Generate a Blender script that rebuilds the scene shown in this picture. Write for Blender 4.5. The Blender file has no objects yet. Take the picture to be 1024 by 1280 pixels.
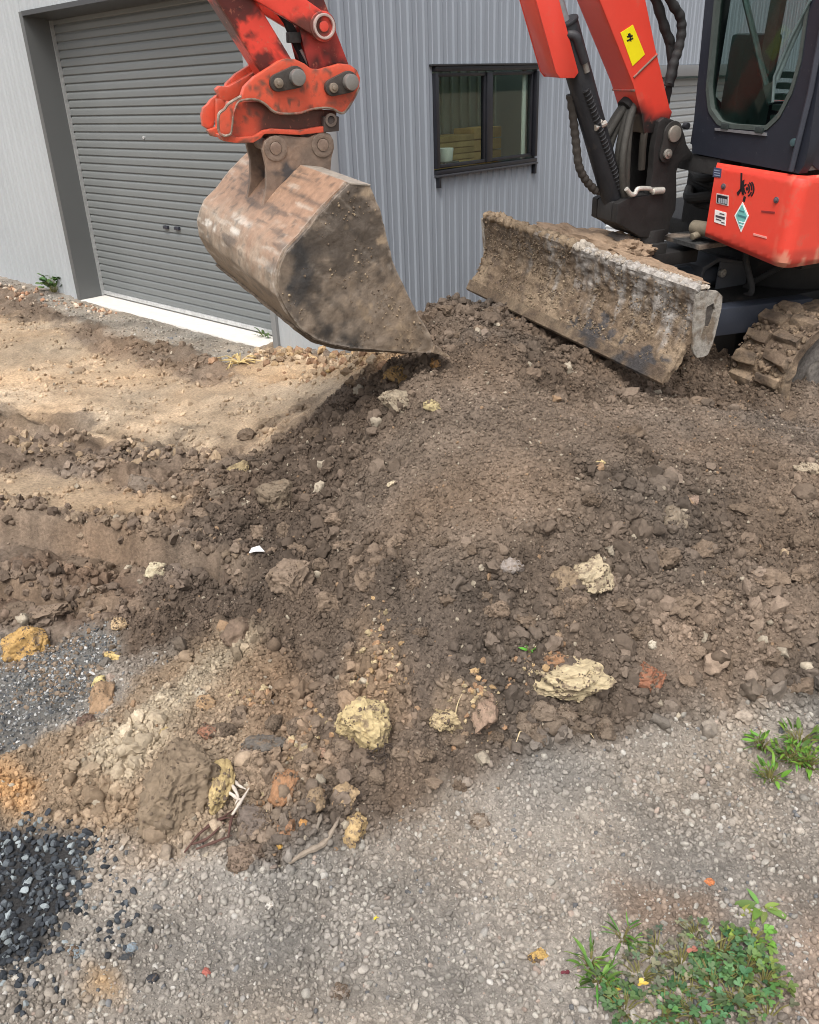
import bpy, bmesh, math, random
import numpy as np
from mathutils import Vector, Matrix, noise as mnoise
random.seed(7); rng = np.random.default_rng(11)
S = bpy.context.scene
COL = S.collection

# ------------------------------------------------------------------ camera
FPX, PITCH, ROLL, YAW, CAMH = 1065.6, .46108, -.03888, -.77302, 1.75
cp, sp = math.cos(PITCH), math.sin(PITCH)
cF = np.array([0, cp, -sp]); _u = np.array([0, sp, cp]); _r = np.array([1., 0, 0])
cR = math.cos(ROLL)*_r + math.sin(ROLL)*_u
cU = -math.sin(ROLL)*_r + math.cos(ROLL)*_u
CAM = np.array([0, 0, CAMH])
cam = bpy.data.cameras.new('camera'); camo = bpy.data.objects.new('camera', cam); COL.objects.link(camo)
cam.sensor_fit = 'VERTICAL'; cam.sensor_height = 24; cam.lens = 24*FPX/1280
cam.clip_start = .05; cam.clip_end = 2000
m = Matrix.Identity(4)
for i in range(3):
    m[i][0], m[i][1], m[i][2], m[i][3] = cR[i], cU[i], -cF[i], CAM[i]
camo.matrix_world = m
S.camera = camo

# ------------------------------------------------------------------ light
SUN_DIR = np.array([-.30, -.954, 0.0]); SUN_EL = math.radians(60)
W = bpy.data.worlds.new('World'); S.world = W; W.use_nodes = True
nt = W.node_tree; nt.nodes.clear()
sky = nt.nodes.new('ShaderNodeTexSky'); sky.sky_type = 'NISHITA'; sky.sun_disc = False
sky.sun_elevation = SUN_EL; sky.sun_rotation = math.atan2(SUN_DIR[0], SUN_DIR[1])
sky.dust_density = 6; sky.air_density = 1.0; sky.ozone_density = 1.0
hs = nt.nodes.new('ShaderNodeHueSaturation'); hs.inputs['Saturation'].default_value = .35
bg = nt.nodes.new('ShaderNodeBackground'); bg.inputs['Strength'].default_value = .15
wo = nt.nodes.new('ShaderNodeOutputWorld')
nt.links.new(sky.outputs[0], hs.inputs['Color']); nt.links.new(hs.outputs[0], bg.inputs[0]); nt.links.new(bg.outputs[0], wo.inputs[0])
sun = bpy.data.lights.new('sun', 'SUN'); sun.energy = 1.2; sun.angle = math.radians(24); sun.color = (1, .955, .89)
suno = bpy.data.objects.new('sun', sun); COL.objects.link(suno)
sd = SUN_DIR/np.linalg.norm(SUN_DIR)*math.cos(SUN_EL); sd[2] = math.sin(SUN_EL)
suno.rotation_euler = Vector(sd).to_track_quat('Z', 'Y').to_euler(); suno.location = (-6, -8, 12)
S.view_settings.view_transform = 'Standard'; S.view_settings.look = 'None'
S.view_settings.gamma = 1; S.view_settings.use_curve_mapping = False
S.view_settings.exposure = 0.54
S.render.engine = 'CYCLES'; S.cycles.filter_width = 1.0

# ------------------------------------------------------------------ noise
def _h(i, j, k, s):
    with np.errstate(over='ignore'):
        h = (i.astype(np.int64)*374761393 + j.astype(np.int64)*668265263 + k.astype(np.int64)*2147483647 + s*1274126177) & 0xffffffff
        h = ((h ^ (h >> 13))*1274126177) & 0xffffffff
        h = ((h ^ (h >> 16))*2246822519) & 0xffffffff
        h = h ^ (h >> 15)
    return (h & 0xffffff)/float(0xffffff)
def vn(p, s=0):
    p = np.asarray(p, float)
    if p.shape[1] == 2: p = np.c_[p, np.zeros(len(p))]
    i = np.floor(p); f = p-i; u = f*f*(3-2*f); i = i.astype(np.int64)
    r = 0
    for a in (0, 1):
        for b in (0, 1):
            for c in (0, 1):
                w = (u[:, 0] if a else 1-u[:, 0])*(u[:, 1] if b else 1-u[:, 1])*(u[:, 2] if c else 1-u[:, 2])
                r = r + w*_h(i[:, 0]+a, i[:, 1]+b, i[:, 2]+c, s)
    return r*2-1
def fbm(p, o=4, s=0, g=.5):
    r = 0; a = 1.0; p = np.asarray(p, float).copy()
    for k in range(o):
        r = r + a*vn(p, s+k*7); p = p*2.03+13.7; a *= g
    return r
def lumps(p, s=0):
    """rounded lumps: height of the nearest jittered dome"""
    i = np.floor(p).astype(np.int64); best = np.full(len(p), -1.0); z = np.zeros(len(p), np.int64)
    for a in (-1, 0, 1):
        for b in (-1, 0, 1):
            ci, cj = i[:, 0]+a, i[:, 1]+b
            cx = ci+.15+.7*_h(ci, cj, z, s); cy = cj+.15+.7*_h(ci, cj, z, s+1); rr = .25+.6*_h(ci, cj, z, s+2)**2
            d = np.hypot(p[:, 0]-cx, p[:, 1]-cy)/rr
            best = np.maximum(best, np.where(d < 1, rr*np.sqrt(np.maximum(0, 1-d*d)), 0))
    return best
def sstep(a, b, x):
    t = np.clip((x-a)/(b-a), 0, 1); return t*t*(3-2*t)

# ------------------------------------------------------------------ pixels of the photograph -> points of the place
def ray(px, py): return cF + cR*(px-512)/FPX + cU*(640-py)/FPX
def on_z(px, py, z=0.0):
    r = ray(px, py); return CAM + r*(z-CAMH)/r[2]
def on_plane(px, py, P, n):
    r = ray(px, py); return CAM + r*((np.asarray(P)-CAM)@n)/(r@n)

# ------------------------------------------------------------------ materials
def new_mat(name):
    mt = bpy.data.materials.new(name); mt.use_nodes = True
    t = mt.node_tree; t.nodes.clear()
    o = t.nodes.new('ShaderNodeOutputMaterial'); b = t.nodes.new('ShaderNodeBsdfPrincipled')
    t.links.new(b.outputs[0], o.inputs[0]); return mt, t, b
def vmat(name, rough=.6, metal=0.0, var=.18, vscale=30, bump=.0, bscale=60, src='attr', attr='Col', spec=.4, dirt=None, dscale=5, damt=.0, rvar=.1, coat=0, detail=6, mottle=None, edge=None):
    mt, t, b = new_mat(name); N = t.nodes.new; L = t.links.new
    tc = N('ShaderNodeTexCoord')
    if src == 'attr':
        a = N('ShaderNodeAttribute'); a.attribute_name = attr; c = a.outputs['Color']
    elif src == 'inst':
        a = N('ShaderNodeAttribute'); a.attribute_name = attr; a.attribute_type = 'INSTANCER'; c = a.outputs['Color']
    else:
        a = N('ShaderNodeObjectInfo'); c = a.outputs['Color']
    co = tc.outputs['Object']
    if src == 'obj':
        ad = N('ShaderNodeVectorMath'); ad.operation = 'ADD'; oi = N('ShaderNodeObjectInfo')
        L(tc.outputs['Object'], ad.inputs[0]); L(oi.outputs['Location'], ad.inputs[1]); co = ad.outputs[0]
    n1 = N('ShaderNodeTexNoise'); n1.inputs['Scale'].default_value = vscale; n1.inputs['Detail'].default_value = detail; n1.inputs['Roughness'].default_value = .65
    L(co, n1.inputs['Vector'])
    mr = N('ShaderNodeMapRange'); mr.inputs[1].default_value = .25; mr.inputs[2].default_value = .75; mr.inputs[3].default_value = 1-var; mr.inputs[4].default_value = 1+var
    L(n1.outputs[0], mr.inputs[0])
    mx = N('ShaderNodeVectorMath'); mx.operation = 'SCALE'; L(c, mx.inputs[0]); L(mr.outputs[0], mx.inputs['Scale'])
    colo = mx.outputs[0]
    if mottle:
        n3 = N('ShaderNodeTexNoise'); n3.inputs['Scale'].default_value = mottle[1]; n3.inputs['Detail'].default_value = 5; n3.inputs['Roughness'].default_value = .7; L(co, n3.inputs['Vector'])
        r3 = N('ShaderNodeMapRange'); r3.inputs[1].default_value = mottle[2]; r3.inputs[2].default_value = mottle[2]+.08; r3.inputs[4].default_value = mottle[3]; L(n3.outputs[0], r3.inputs[0])
        m3 = N('ShaderNodeMix'); m3.data_type = 'RGBA'; L(r3.outputs[0], m3.inputs[0]); L(colo, m3.inputs[6]); m3.inputs[7].default_value = (*mottle[0], 1); colo = m3.outputs[2]
    if dirt:
        n2 = N('ShaderNodeTexNoise'); n2.inputs['Scale'].default_value = dscale; n2.inputs['Detail'].default_value = 8; n2.inputs['Roughness'].default_value = .7
        L(co, n2.inputs['Vector'])
        r2 = N('ShaderNodeMapRange'); r2.inputs[1].default_value = .62-damt*.4; r2.inputs[2].default_value = .74-damt*.4; r2.inputs[4].default_value = min(1, .35+damt); L(n2.outputs[0], r2.inputs[0])
        mm = N('ShaderNodeMix'); mm.data_type = 'RGBA'; L(r2.outputs[0], mm.inputs[0]); L(colo, mm.inputs[6]); mm.inputs[7].default_value = (*dirt, 1)
        colo = mm.outputs[2]
        rr = N('ShaderNodeMapRange'); rr.inputs[3].default_value = rough; rr.inputs[4].default_value = .9; L(r2.outputs[0], rr.inputs[0]); L(rr.outputs[0], b.inputs['Roughness'])
    else:
        rr = N('ShaderNodeMapRange'); rr.inputs[3].default_value = max(.05, rough-rvar); rr.inputs[4].default_value = min(1, rough+rvar); L(n1.outputs[0], rr.inputs[0]); L(rr.outputs[0], b.inputs['Roughness'])
    if edge:
        ge = N('ShaderNodeNewGeometry'); re_ = N('ShaderNodeMapRange'); re_.inputs[1].default_value = .53; re_.inputs[2].default_value = .60; L(ge.outputs['Pointiness'], re_.inputs[0])
        mu_ = N('ShaderNodeMath'); mu_.operation = 'MULTIPLY'; L(re_.outputs[0], mu_.inputs[0]); nr_ = N('ShaderNodeMapRange'); nr_.inputs[1].default_value = .40; nr_.inputs[2].default_value = .55; L(n1.outputs[0], nr_.inputs[0]); L(nr_.outputs[0], mu_.inputs[1])
        me_ = N('ShaderNodeMix'); me_.data_type = 'RGBA'; L(mu_.outputs[0], me_.inputs[0]); L(colo, me_.inputs[6]); me_.inputs[7].default_value = (*edge, 1); colo = me_.outputs[2]
    L(colo, b.inputs['Base Color'])
    b.inputs['Metallic'].default_value = metal; b.inputs['Specular IOR Level'].default_value = spec; b.inputs['Coat Weight'].default_value = coat
    if bump:
        nb = N('ShaderNodeTexNoise'); nb.inputs['Scale'].default_value = bscale; nb.inputs['Detail'].default_value = 8; nb.inputs['Roughness'].default_value = .7; L(co, nb.inputs['Vector'])
        bu = N('ShaderNodeBump'); bu.inputs['Strength'].default_value = bump; bu.inputs['Distance'].default_value = .0035 if src in ('obj', 'inst') else .01
        L(nb.outputs[0], bu.inputs['Height']); L(bu.outputs[0], b.inputs['Normal'])
    return mt
MUD = (.20, .145, .10)
M = {}
M['soil'] = vmat('earth', .95, var=.45, vscale=70, bump=.9, bscale=110, spec=.15, mottle=((.36, .3, .23), 160, .69, .5))
M['crumb'] = vmat('crumb_earth', .95, var=.25, vscale=3, bump=.6, bscale=5, src='inst', attr='col', spec=.15)
M['stone'] = vmat('gravel_stone', .85, var=.22, vscale=4, bump=.3, bscale=8, src='inst', attr='col', spec=.25)
M['rock'] = vmat('rough_rock', .92, var=.38, vscale=5, bump=.9, bscale=9, src='obj', spec=.2, mottle=((.18, .135, .095), 2.2, .53, .8))
M['clod'] = vmat('earth_clod', .95, var=.34, vscale=6, bump=.9, bscale=9, src='obj', spec=.15, mottle=((.30, .24, .175), 7, .64, .5))
M['paint'] = vmat('red_machine_paint', .38, var=.08, vscale=9, src='attr', spec=.5, dirt=(.075, .045, .034), dscale=26, damt=.12, coat=.05, bump=.15, bscale=120, mottle=((.45, .16, .10), 45, .60, .6), edge=(.16, .115, .09))
M['paintclean'] = vmat('red_panel_paint', .33, var=.06, vscale=6, src='attr', spec=.5, dirt=(.46, .15, .10), dscale=12, damt=.10, coat=.12, bump=.04, bscale=60, mottle=((.30, .07, .05), 60, .66, .6))
M['navy'] = vmat('dark_cab_paint', .45, var=.12, vscale=12, src='attr', spec=.4, dirt=(.17, .17, .17), dscale=44, damt=.0, bump=.06, bscale=120)
M['black'] = vmat('black_greasy_steel', .5, var=.25, vscale=20, src='attr', spec=.35, dirt=(.14, .105, .08), dscale=11, damt=.02, bump=.25, bscale=70)
M['rubber'] = vmat('hose_rubber', .7, var=.2, vscale=30, src='attr', spec=.3, dirt=(.13, .10, .08), dscale=14, damt=.06, bump=.2, bscale=90)
M['steel'] = vmat('worn_steel', .45, metal=.55, var=.2, vscale=25, src='attr', spec=.5, bump=.12, bscale=120)
M['mudsteel'] = vmat('muddy_steel', .85, var=.42, vscale=60, src='attr', spec=.25, bump=.9, bscale=80)
M['wornsteel'] = vmat('scraped_steel', .5, metal=.12, var=.28, vscale=30, src='attr', spec=.5, bump=.35, bscale=70, edge=(.42, .36, .30))
M['clad'] = vmat('coated_wall_sheet', .38, metal=.0, var=.04, vscale=1.2, src='attr', spec=.5, rvar=.06)
M['door'] = vmat('roller_door_steel', .42, var=.05, vscale=2, src='attr', spec=.5)
M['conc'] = vmat('pale_concrete', .9, var=.1, vscale=14, src='attr', spec=.2, bump=.2, bscale=120)
M['trim'] = vmat('black_window_frame', .35, var=.08, vscale=10, src='attr', spec=.5)
M['matte'] = vmat('printed_label', .5, var=.04, vscale=20, src='attr', spec=.4)
M['wood'] = vmat('stacked_timber', .8, var=.25, vscale=6, src='attr', spec=.2)
M['leaf'] = vmat('weed_leaf', .55, var=.2, vscale=60, src='obj', spec=.3)
M['dry'] = vmat('dry_plant_fibre', .85, var=.25, vscale=60, src='obj', spec=.2)
def glass(name, tint, rough=.02, refl=1.0):
    mt, t, b = new_mat(name); t.nodes.remove(b)
    N = t.nodes.new; o = [n for n in t.nodes if n.type == 'OUTPUT_MATERIAL'][0]
    tr = N('ShaderNodeBsdfTransparent'); tr.inputs[0].default_value = (*tint, 1)
    gl = N('ShaderNodeBsdfGlossy'); gl.inputs['Roughness'].default_value = rough
    lw = N('ShaderNodeLayerWeight'); lw.inputs['Blend'].default_value = .5; fr = N('ShaderNodeMath'); fr.operation = 'POWER'; fr.inputs[1].default_value = 4.0; t.links.new(lw.outputs['Facing'], fr.inputs[0])
    ad = N('ShaderNodeMath'); ad.operation = 'MULTIPLY_ADD'; ad.inputs[1].default_value = refl; ad.inputs[2].default_value = .025
    nz = N('ShaderNodeTexNoise'); nz.inputs['Scale'].default_value = 3
    mx = N('ShaderNodeMixShader'); t.links.new(fr.outputs[0], ad.inputs[0]); t.links.new(ad.outputs[0], mx.inputs[0])
    t.links.new(tr.outputs[0], mx.inputs[1]); t.links.new(gl.outputs[0], mx.inputs[2]); t.links.new(mx.outputs[0], o.inputs[0])
    return mt
M['glass'] = glass('window_glass', (.82, .88, .84)); M['cabglass'] = glass('tinted_cab_glass', (.56, .63, .61), refl=.6)

# ------------------------------------------------------------------ object helpers
def tag(o, label=None, cat=None, group=None, kind=None):
    if label: o['label'] = label
    if cat: o['category'] = cat
    if group: o['group'] = group
    if kind: o['kind'] = kind
    return o
def empty(name, loc, label, cat, group=None, R3=None):
    o = bpy.data.objects.new(name, None); COL.objects.link(o); o.empty_display_size = .1
    mw = Matrix.Translation(Vector(loc))
    if R3 is not None:
        for i in range(3):
            for j in range(3): mw[i][j] = R3[i][j]
    o.matrix_world = mw
    return tag(o, label, cat, group)
class MB:
    def __init__(s): s.v = []; s.f = []
    def add(s, vs, fs):
        k = len(s.v); s.v += [tuple(map(float, p)) for p in vs]; s.f += [tuple(k+i for i in f) for f in fs]; return s
    def box(s, x0, x1, y0, y1, z0, z1):
        vs = [(x, y, z) for x in (x0, x1) for y in (y0, y1) for z in (z0, z1)]
        return s.add(vs, [(0, 1, 3, 2), (4, 6, 7, 5), (0, 4, 5, 1), (2, 3, 7, 6), (0, 2, 6, 4), (1, 5, 7, 3)])
    def prism(s, pts, ax, a, b):
        o = [i for i in range(3) if i != ax]; n = len(pts); vs = []
        for w in (a, b):
            for p in pts:
                q = [0, 0, 0]; q[ax] = w; q[o[0]] = p[0]; q[o[1]] = p[1]; vs.append(q)
        return s.add(vs, [tuple(range(n-1, -1, -1)), tuple(range(n, 2*n))]+[(i, (i+1) % n, n+(i+1) % n, n+i) for i in range(n)])
    def ring(s, outer, inner, ax, a, b, n=48):
        c = np.mean(inner, 0)
        def loop(P):
            P = np.asarray(P, float); res = []
            for k in range(n):
                th = 2*math.pi*k/n; d = np.array([math.cos(th), math.sin(th)]); best = 0
                for i in range(len(P)):
                    p, q = P[i]-c, P[(i+1) % len(P)]-c; e = q-p
                    den = d[0]*e[1]-d[1]*e[0]
                    if abs(den) < 1e-12: continue
                    t = (p[0]*e[1]-p[1]*e[0])/den; u = (p[0]*d[1]-p[1]*d[0])/den
                    if t > 0 and -1e-6 <= u <= 1+1e-6: best = max(best, t)
                res.append(c+d*best)
            return res
        A, B = loop(outer), loop(inner); o = [i for i in range(3) if i != ax]; vs = []
        for w in (a, b):
            for P in (A, B):
                for p in P:
                    q = [0, 0, 0]; q[ax] = w; q[o[0]] = p[0]; q[o[1]] = p[1]; vs.append(q)
        fs = []
        for i in range(n):
            j = (i+1) % n
            fs += [(i, j, n+j, n+i), (2*n+j, 2*n+i, 3*n+i, 3*n+j), (j, i, 2*n+i, 2*n+j), (n+i, n+j, 3*n+j, 3*n+i)]
        return s.add(vs, fs)
    def tube(s, path, r, n=10, caps=True):
        P = [Vector(p) for p in path]; m_ = len(P); rs = r if hasattr(r, '__len__') else [r]*m_
        t0 = (P[1]-P[0]).normalized(); nrm = t0.orthogonal().normalized(); vs = []
        for i in range(m_):
            t = (P[min(i+1, m_-1)]-P[max(i-1, 0)]).normalized()
            nrm = (nrm-t*nrm.dot(t)).normalized(); bi = t.cross(nrm)
            for k in range(n):
                a = 2*math.pi*k/n; vs.append(P[i]+(nrm*math.cos(a)+bi*math.sin(a))*rs[i])
        fs = [(i*n+k, i*n+(k+1) % n, (i+1)*n+(k+1) % n, (i+1)*n+k) for i in range(m_-1) for k in range(n)]
        if caps: fs += [tuple(range(n-1, -1, -1)), tuple((m_-1)*n+k for k in range(n))]
        return s.add(vs, fs)
    def cyl(s, a, b, r, n=24, r1=None): return s.tube([a, b], [r, r if r1 is None else r1], n)
    def bar(s, p0, p1, wid, y0, y1, w1=None):
        """tapered bar in the xz plane between two points, y0..y1 deep"""
        p0, p1 = np.array(p0, float), np.array(p1, float); d = p1-p0; d /= np.linalg.norm(d); q = np.array([-d[1], d[0]])
        w1 = wid if w1 is None else w1
        return s.prism([p0-q*wid/2, p1-q*w1/2, p1+q*w1/2, p0+q*wid/2], 1, y0, y1)
    def build(s, name, mat, parent=None, off=(0, 0, 0), col=(.5, .5, .5), bevel=0, refine=0, colfn=None, disp=None, label=None, smooth=35, bseg=2):
        me = bpy.data.meshes.new(name); off = np.array(off, float)
        V = np.array(s.v, float)
        bm = bmesh.new()
        bv = [bm.verts.new(v) for v in V]; bm.verts.index_update()
        for f in s.f:
            try: bm.faces.new([bv[i] for i in f])
            except ValueError: pass
        bmesh.ops.recalc_face_normals(bm, faces=bm.faces)
        if bevel:
            es = [e for e in bm.edges if len(e.link_faces) == 2 and e.calc_face_angle(0) > .5]
            bmesh.ops.bevel(bm, geom=es, offset=bevel, segments=bseg, affect='EDGES', profile=.6, clamp_overlap=True)
        if refine:
            bmesh.ops.triangulate(bm, faces=bm.faces)
            for _ in range(7):
                es = [e for e in bm.edges if e.calc_length() > refine]
                if not es: break
                bmesh.ops.subdivide_edges(bm, edges=es, cuts=1)
                bmesh.ops.triangulate(bm, faces=[f for f in bm.faces if len(f.verts) > 4])
        bm.normal_update()
        if disp is not None:
            P = np.array([v.co[:] for v in bm.verts]); d = disp(P)
            for v, k in zip(bm.verts, d): v.co += v.normal*float(k)
        P = np.array([v.co[:] for v in bm.verts])
        Nn = np.array([v.normal[:] for v in bm.verts])
        for v in bm.verts: v.co -= Vector(off)
        bm.to_mesh(me); bm.free()
        ca = me.color_attributes.new('Col', 'FLOAT_COLOR', 'POINT')
        c = np.ones((len(P), 4)); c[:, :3] = col if colfn is None else colfn(P, Nn)
        ca.data.foreach_set('color', c.ravel())
        me.polygons.foreach_set('use_smooth', [True]*len(me.polygons)); me.set_sharp_from_angle(angle=math.radians(smooth))
        me.materials.append(mat); me.update()
        o = bpy.data.objects.new(name, me); COL.objects.link(o)
        if parent is not None: o.parent = parent
        if label: o['label'] = label
        return o
def spline(P, n=8):
    P = [np.array(p, float) for p in P]; Q = [2*P[0]-P[1]]+P+[2*P[-1]-P[-2]]; out = []
    for i in range(1, len(Q)-2):
        for k in range(n):
            t = k/n; a, b, c, d = Q[i-1:i+3]
            out.append(.5*((2*b)+(-a+c)*t+(2*a-5*b+4*c-d)*t*t+(-a+3*b-3*c+d)*t**3))
    out.append(P[-1]); return out
def mixc(a, b, t):
    a = np.asarray(a, float); b = np.asarray(b, float); t = np.asarray(t)[:, None]
    return a*(1-t)+b*t

# ================================================================== terrain
CTRL = []
def cpz(px, py, z): p = on_z(px, py, z); CTRL.append((p[0], p[1], z))
for a in [(0,1279,0),(256,1279,0),(512,1279,0),(768,1279,0),(1023,1279,0),(512,1120,0),(800,1100,0),(1023,1030,.01),(300,1160,0),(60,1150,0),
    (160,1070,.01),(300,1095,.01),(460,1055,.01),(560,992,.01),(700,958,.01),(830,918,.02),(940,893,.025),(1023,905,.03),
    (540,455,.70),(540,392,.63),(600,382,.62),(350,442,.03),(430,452,.13),(485,465,.50),(440,490,.36),(400,530,.25),(330,570,.11),(250,600,.07),
    (300,690,.08),(400,620,.31),(480,560,.50),(540,520,.61),(600,600,.52),(600,700,.39),(600,800,.25),(600,900,.10),
    (450,700,.29),(450,800,.19),(450,900,.09),(330,800,.10),(330,900,.07),(220,800,.04),(200,950,.06),
    (750,600,.50),(750,700,.37),(750,800,.22),(750,880,.10),(900,600,.42),(900,700,.31),(900,800,.17),(1010,600,.42),(1010,700,.30),(1010,800,.17),
    (700,500,.56),(708,430,.53),(840,502,.44),(960,506,.33),(1023,502,.31),(760,345,.5),
    (0,357,.02),(60,372,.01),(-120,330,.02),(105,376,-.012),(160,392,-.014),(210,404,-.016),(270,420,-.016),(328,433,-.014),(20,450,.05),(150,450,.05),(280,462,.05),(100,520,.06),(250,545,.07),(0,550,.06),(100,600,.07),(0,635,.06),(200,650,.06),
    (0,690,.01),(150,715,0),(0,800,-.03),(100,785,-.02),(215,745,.0),(50,860,-.02),(0,950,0),(100,950,.02),(90,1040,0)]: cpz(*a)
CTRL += [(-3,-2,0),(0,-2,0),(3,-2,0),(-5,1,0),(4,1,.0),(-3,1.2,0),(3,1.6,.05),(2.4,2.4,.16),(3.6,3.4,.22),(5,4.5,.1),(3.2,6.,.1),(2.0,6.6,.10),(1.0,6.4,.12),(.2,6.0,.14),
    (-.25,5.5,.08),(5,9,.05),(-6,9,0.02),(-8,13,0.0),(-7,5,.05),(-6,2,0),(2.4,4.6,.40),(6,2,0),(2,9,0),(0,9,0),(-2,9.5,-.03),(0,14,0),(6,14,0)]
CT = np.array(CTRL)
def _tps_fit(C):
    n = len(C); d = np.hypot(C[:, None, 0]-C[None, :, 0], C[:, None, 1]-C[None, :, 1])
    K = np.where(d > 0, d*d*np.log(d+1e-12), 0)+np.eye(n)*.004; Pm = np.c_[np.ones(n), C[:, :2]]
    A = np.zeros((n+3, n+3)); A[:n, :n] = K; A[:n, n:] = Pm; A[n:, :n] = Pm.T
    return np.linalg.solve(A, np.r_[C[:, 2], 0, 0, 0])
TW = _tps_fit(CT)
def z_base(x, y):
    x = np.asarray(x, float); y = np.asarray(y, float); r = TW[-3]+TW[-2]*x+TW[-1]*y
    for i in range(len(CT)):
        d2 = (x-CT[i, 0])**2+(y-CT[i, 1])**2; r = r+TW[i]*.5*d2*np.log(d2+1e-12)
    return r
def polyline_sd(x, y, P):
    """signed distance to an open polyline (positive on its left) and the position along it"""
    best = np.full(x.shape, 1e9); sg = np.ones(x.shape); al = np.zeros(x.shape); L = 0
    for i in range(len(P)-1):
        a, b = np.array(P[i]), np.array(P[i+1]); e = b-a; l = np.linalg.norm(e)
        t = np.clip(((x-a[0])*e[0]+(y-a[1])*e[1])/l**2, 0, 1)
        dx, dy = x-a[0]-t*e[0], y-a[1]-t*e[1]; d = np.hypot(dx, dy); k = d < best
        best = np.where(k, d, best); sg = np.where(k, np.sign(e[0]*dy-e[1]*dx), sg); al = np.where(k, L+t*l, al); L += l
    return best*sg, al, L
def g2(px, py):
    t = np.linspace(.7, 14, 700); r = ray(px, py); P = CAM+t[:, None]*r; h = P[:, 2]-z_base(P[:, 0], P[:, 1]); k = np.argmax(h < 0)
    if k == 0: return on_z(px, py, 0)
    a, b = t[k-1], t[k]; u = h[k-1]/(h[k-1]-h[k]); p = CAM+r*(a+(b-a)*u); return p
CUT1 = [g2(*p)[:2] for p in [(-260,600),(0,655),(60,668),(120,682),(200,700),(300,716),(345,722)]]
CUT2 = [g2(*p)[:2] for p in [(-260,690),(0,728),(40,740),(90,752),(170,766),(205,772)]]
RUT = [g2(*p)[:2] for p in [(-200,500),(0,520),(120,540),(240,562)]]
def z_mid(x, y):
    z = z_base(x, y); p = np.c_[x, y]
    wv = .02*fbm(p*7, 3, 31)
    for P, h, s in ((CUT1, .135, 1), (CUT2, .10, 1)):
        d, al, L = polyline_sd(x, y, P); d = d+wv
        fade = sstep(0, .25, al)*sstep(L, L-.35, al)*np.exp(-(d/.28)**2)
        z = z+h*fade*(sstep(-.035, .03, d)-.5)
    d, al, L = polyline_sd(x, y, RUT)
    q = np.c_[al*1.1, d*22]; z = z+.012*vn(q, 77)*np.exp(-(d/.45)**2)*sstep(0, .3, al)*sstep(L+.3, L-.3, al)
    z = z-.02*np.exp(-(d/.10)**2)+.012*np.exp(-((np.abs(d)-.16)/.05)**2)
    return z
ZONES = []
def zone(pts, col, soft=.06, warp=.08, rough=None, name=None):
    P = np.array([g2(*p)[:2] for p in pts]); ZONES.append((P, np.array(col), soft, warp, rough, name))
SOIL = (.136, .105, .081); TAN = (.41, .312, .215); GRAV = (.262, .231, .196); BROWN = (.172, .130, .097)
zone([(-400,330),(0,356),(100,376),(330,434),(420,446),(490,452),(400,530),(330,640),(330,790),(200,805),(0,795),(-500,800)], BROWN, .1, .1, 'brown')
zone([(-400,400),(0,392),(90,405),(180,440),(300,468),(440,452),(470,462),(390,505),(300,562),(230,572),(120,552),(0,536),(-400,520)], TAN, .14, .22, 'tan')
zone([(70,408),(200,420),(320,462),(280,482),(180,462),(100,435)], (.20,.15,.11), .1, .14, 'brown')
zone([(-300,588),(60,592),(170,612),(270,650),(200,668),(100,655),(0,636),(-300,610)], (.30,.222,.148), .10, .14, 'tan')
zone([(-300,690),(0,700),(100,710),(250,740),(200,780),(60,775),(-300,770)], (.15,.108,.08), .05, .06, 'brown')
zone([(70,366),(330,427),(345,440),(310,458),(200,432),(95,402),(40,372)], (.26,.232,.195), .08, .10, 'grav')
zone([(640,330),(530,382),(490,452),(440,480),(390,520),(320,572),(270,604),(250,640),(220,700),(180,760),(200,800),(270,850),(300,920),(285,960),(285,1040),(340,1085),(400,1068),(470,1042),(560,985),(700,952),(830,910),(940,884),(1300,900),(1700,400),(1100,330)], SOIL, .05, .05, 'soil')
zone([(600,470),(760,500),(980,515),(1100,540),(1000,640),(860,620),(760,640),(640,690),(560,760),(470,660),(430,590),(520,520)], (.168, .131, .101), .25, .22, 'fine')
zone([(470,770),(600,740),(640,830),(560,880),(480,860)], (.135,.101,.076), .12, .12, 'fine')
zone([(60,545),(200,560),(270,590),(220,625),(140,600),(60,585)], (.165,.125,.094), .06, .12, 'brown')
zone([(-200,515),(0,512),(120,528),(60,545),(-200,535)], (.19,.145,.105), .05, .10, 'brown')
zone([(455,790),(505,800),(500,880),(440,900),(430,850)], (.25,.175,.115), .06, .08, 'soil')
zone([(300,830),(370,840),(400,1000),(330,1040),(290,960)], (.205,.145,.098), .08, .10, 'soil')
zone([(560,850),(640,870),(620,930),(560,910)], (.24,.175,.12), .05, .07, 'soil')
zone([(160,820),(230,720),(280,640),(330,570),(400,520),(480,470),(490,520),(420,640),(380,760),(250,860)], (.108,.082,.063), .12, .16, 'soil')
zone([(-200,980),(0,960),(60,925),(130,900),(200,835),(300,792),(335,830),(295,900),(285,960),(280,1045),(170,1062),(110,1035),(0,1045),(-200,1060)], (.255,.19,.13), .06, .06, 'clay')
zone([(110,965),(200,880),(300,790),(335,806),(255,868),(165,985)], (.34,.285,.21), .06, .05, 'clay')
zone([(-60,970),(0,968),(40,985),(30,1012),(-60,1015)], (.42,.25,.12), .05, .04, 'clay')
zone([(110,1205),(150,1210),(145,1240),(110,1240)], (.40,.26,.13), .05, .04, 'grav')
zone([(-80,820),(0,842),(60,806),(105,792),(138,815),(122,855),(98,888),(50,918),(0,955),(-80,965)], (.14,.128,.113), .04, .09, 'chips')
zone([(-60,1048),(50,1038),(100,1050),(95,1130),(70,1190),(0,1230),(-60,1240)], (.045,.045,.046), .04, .05, 'dark')
zone([(760,960),(950,890),(1060,900),(1000,960),(850,1010),(700,1040)], (.295,.258,.215), .12, .1, 'grav')
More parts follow.
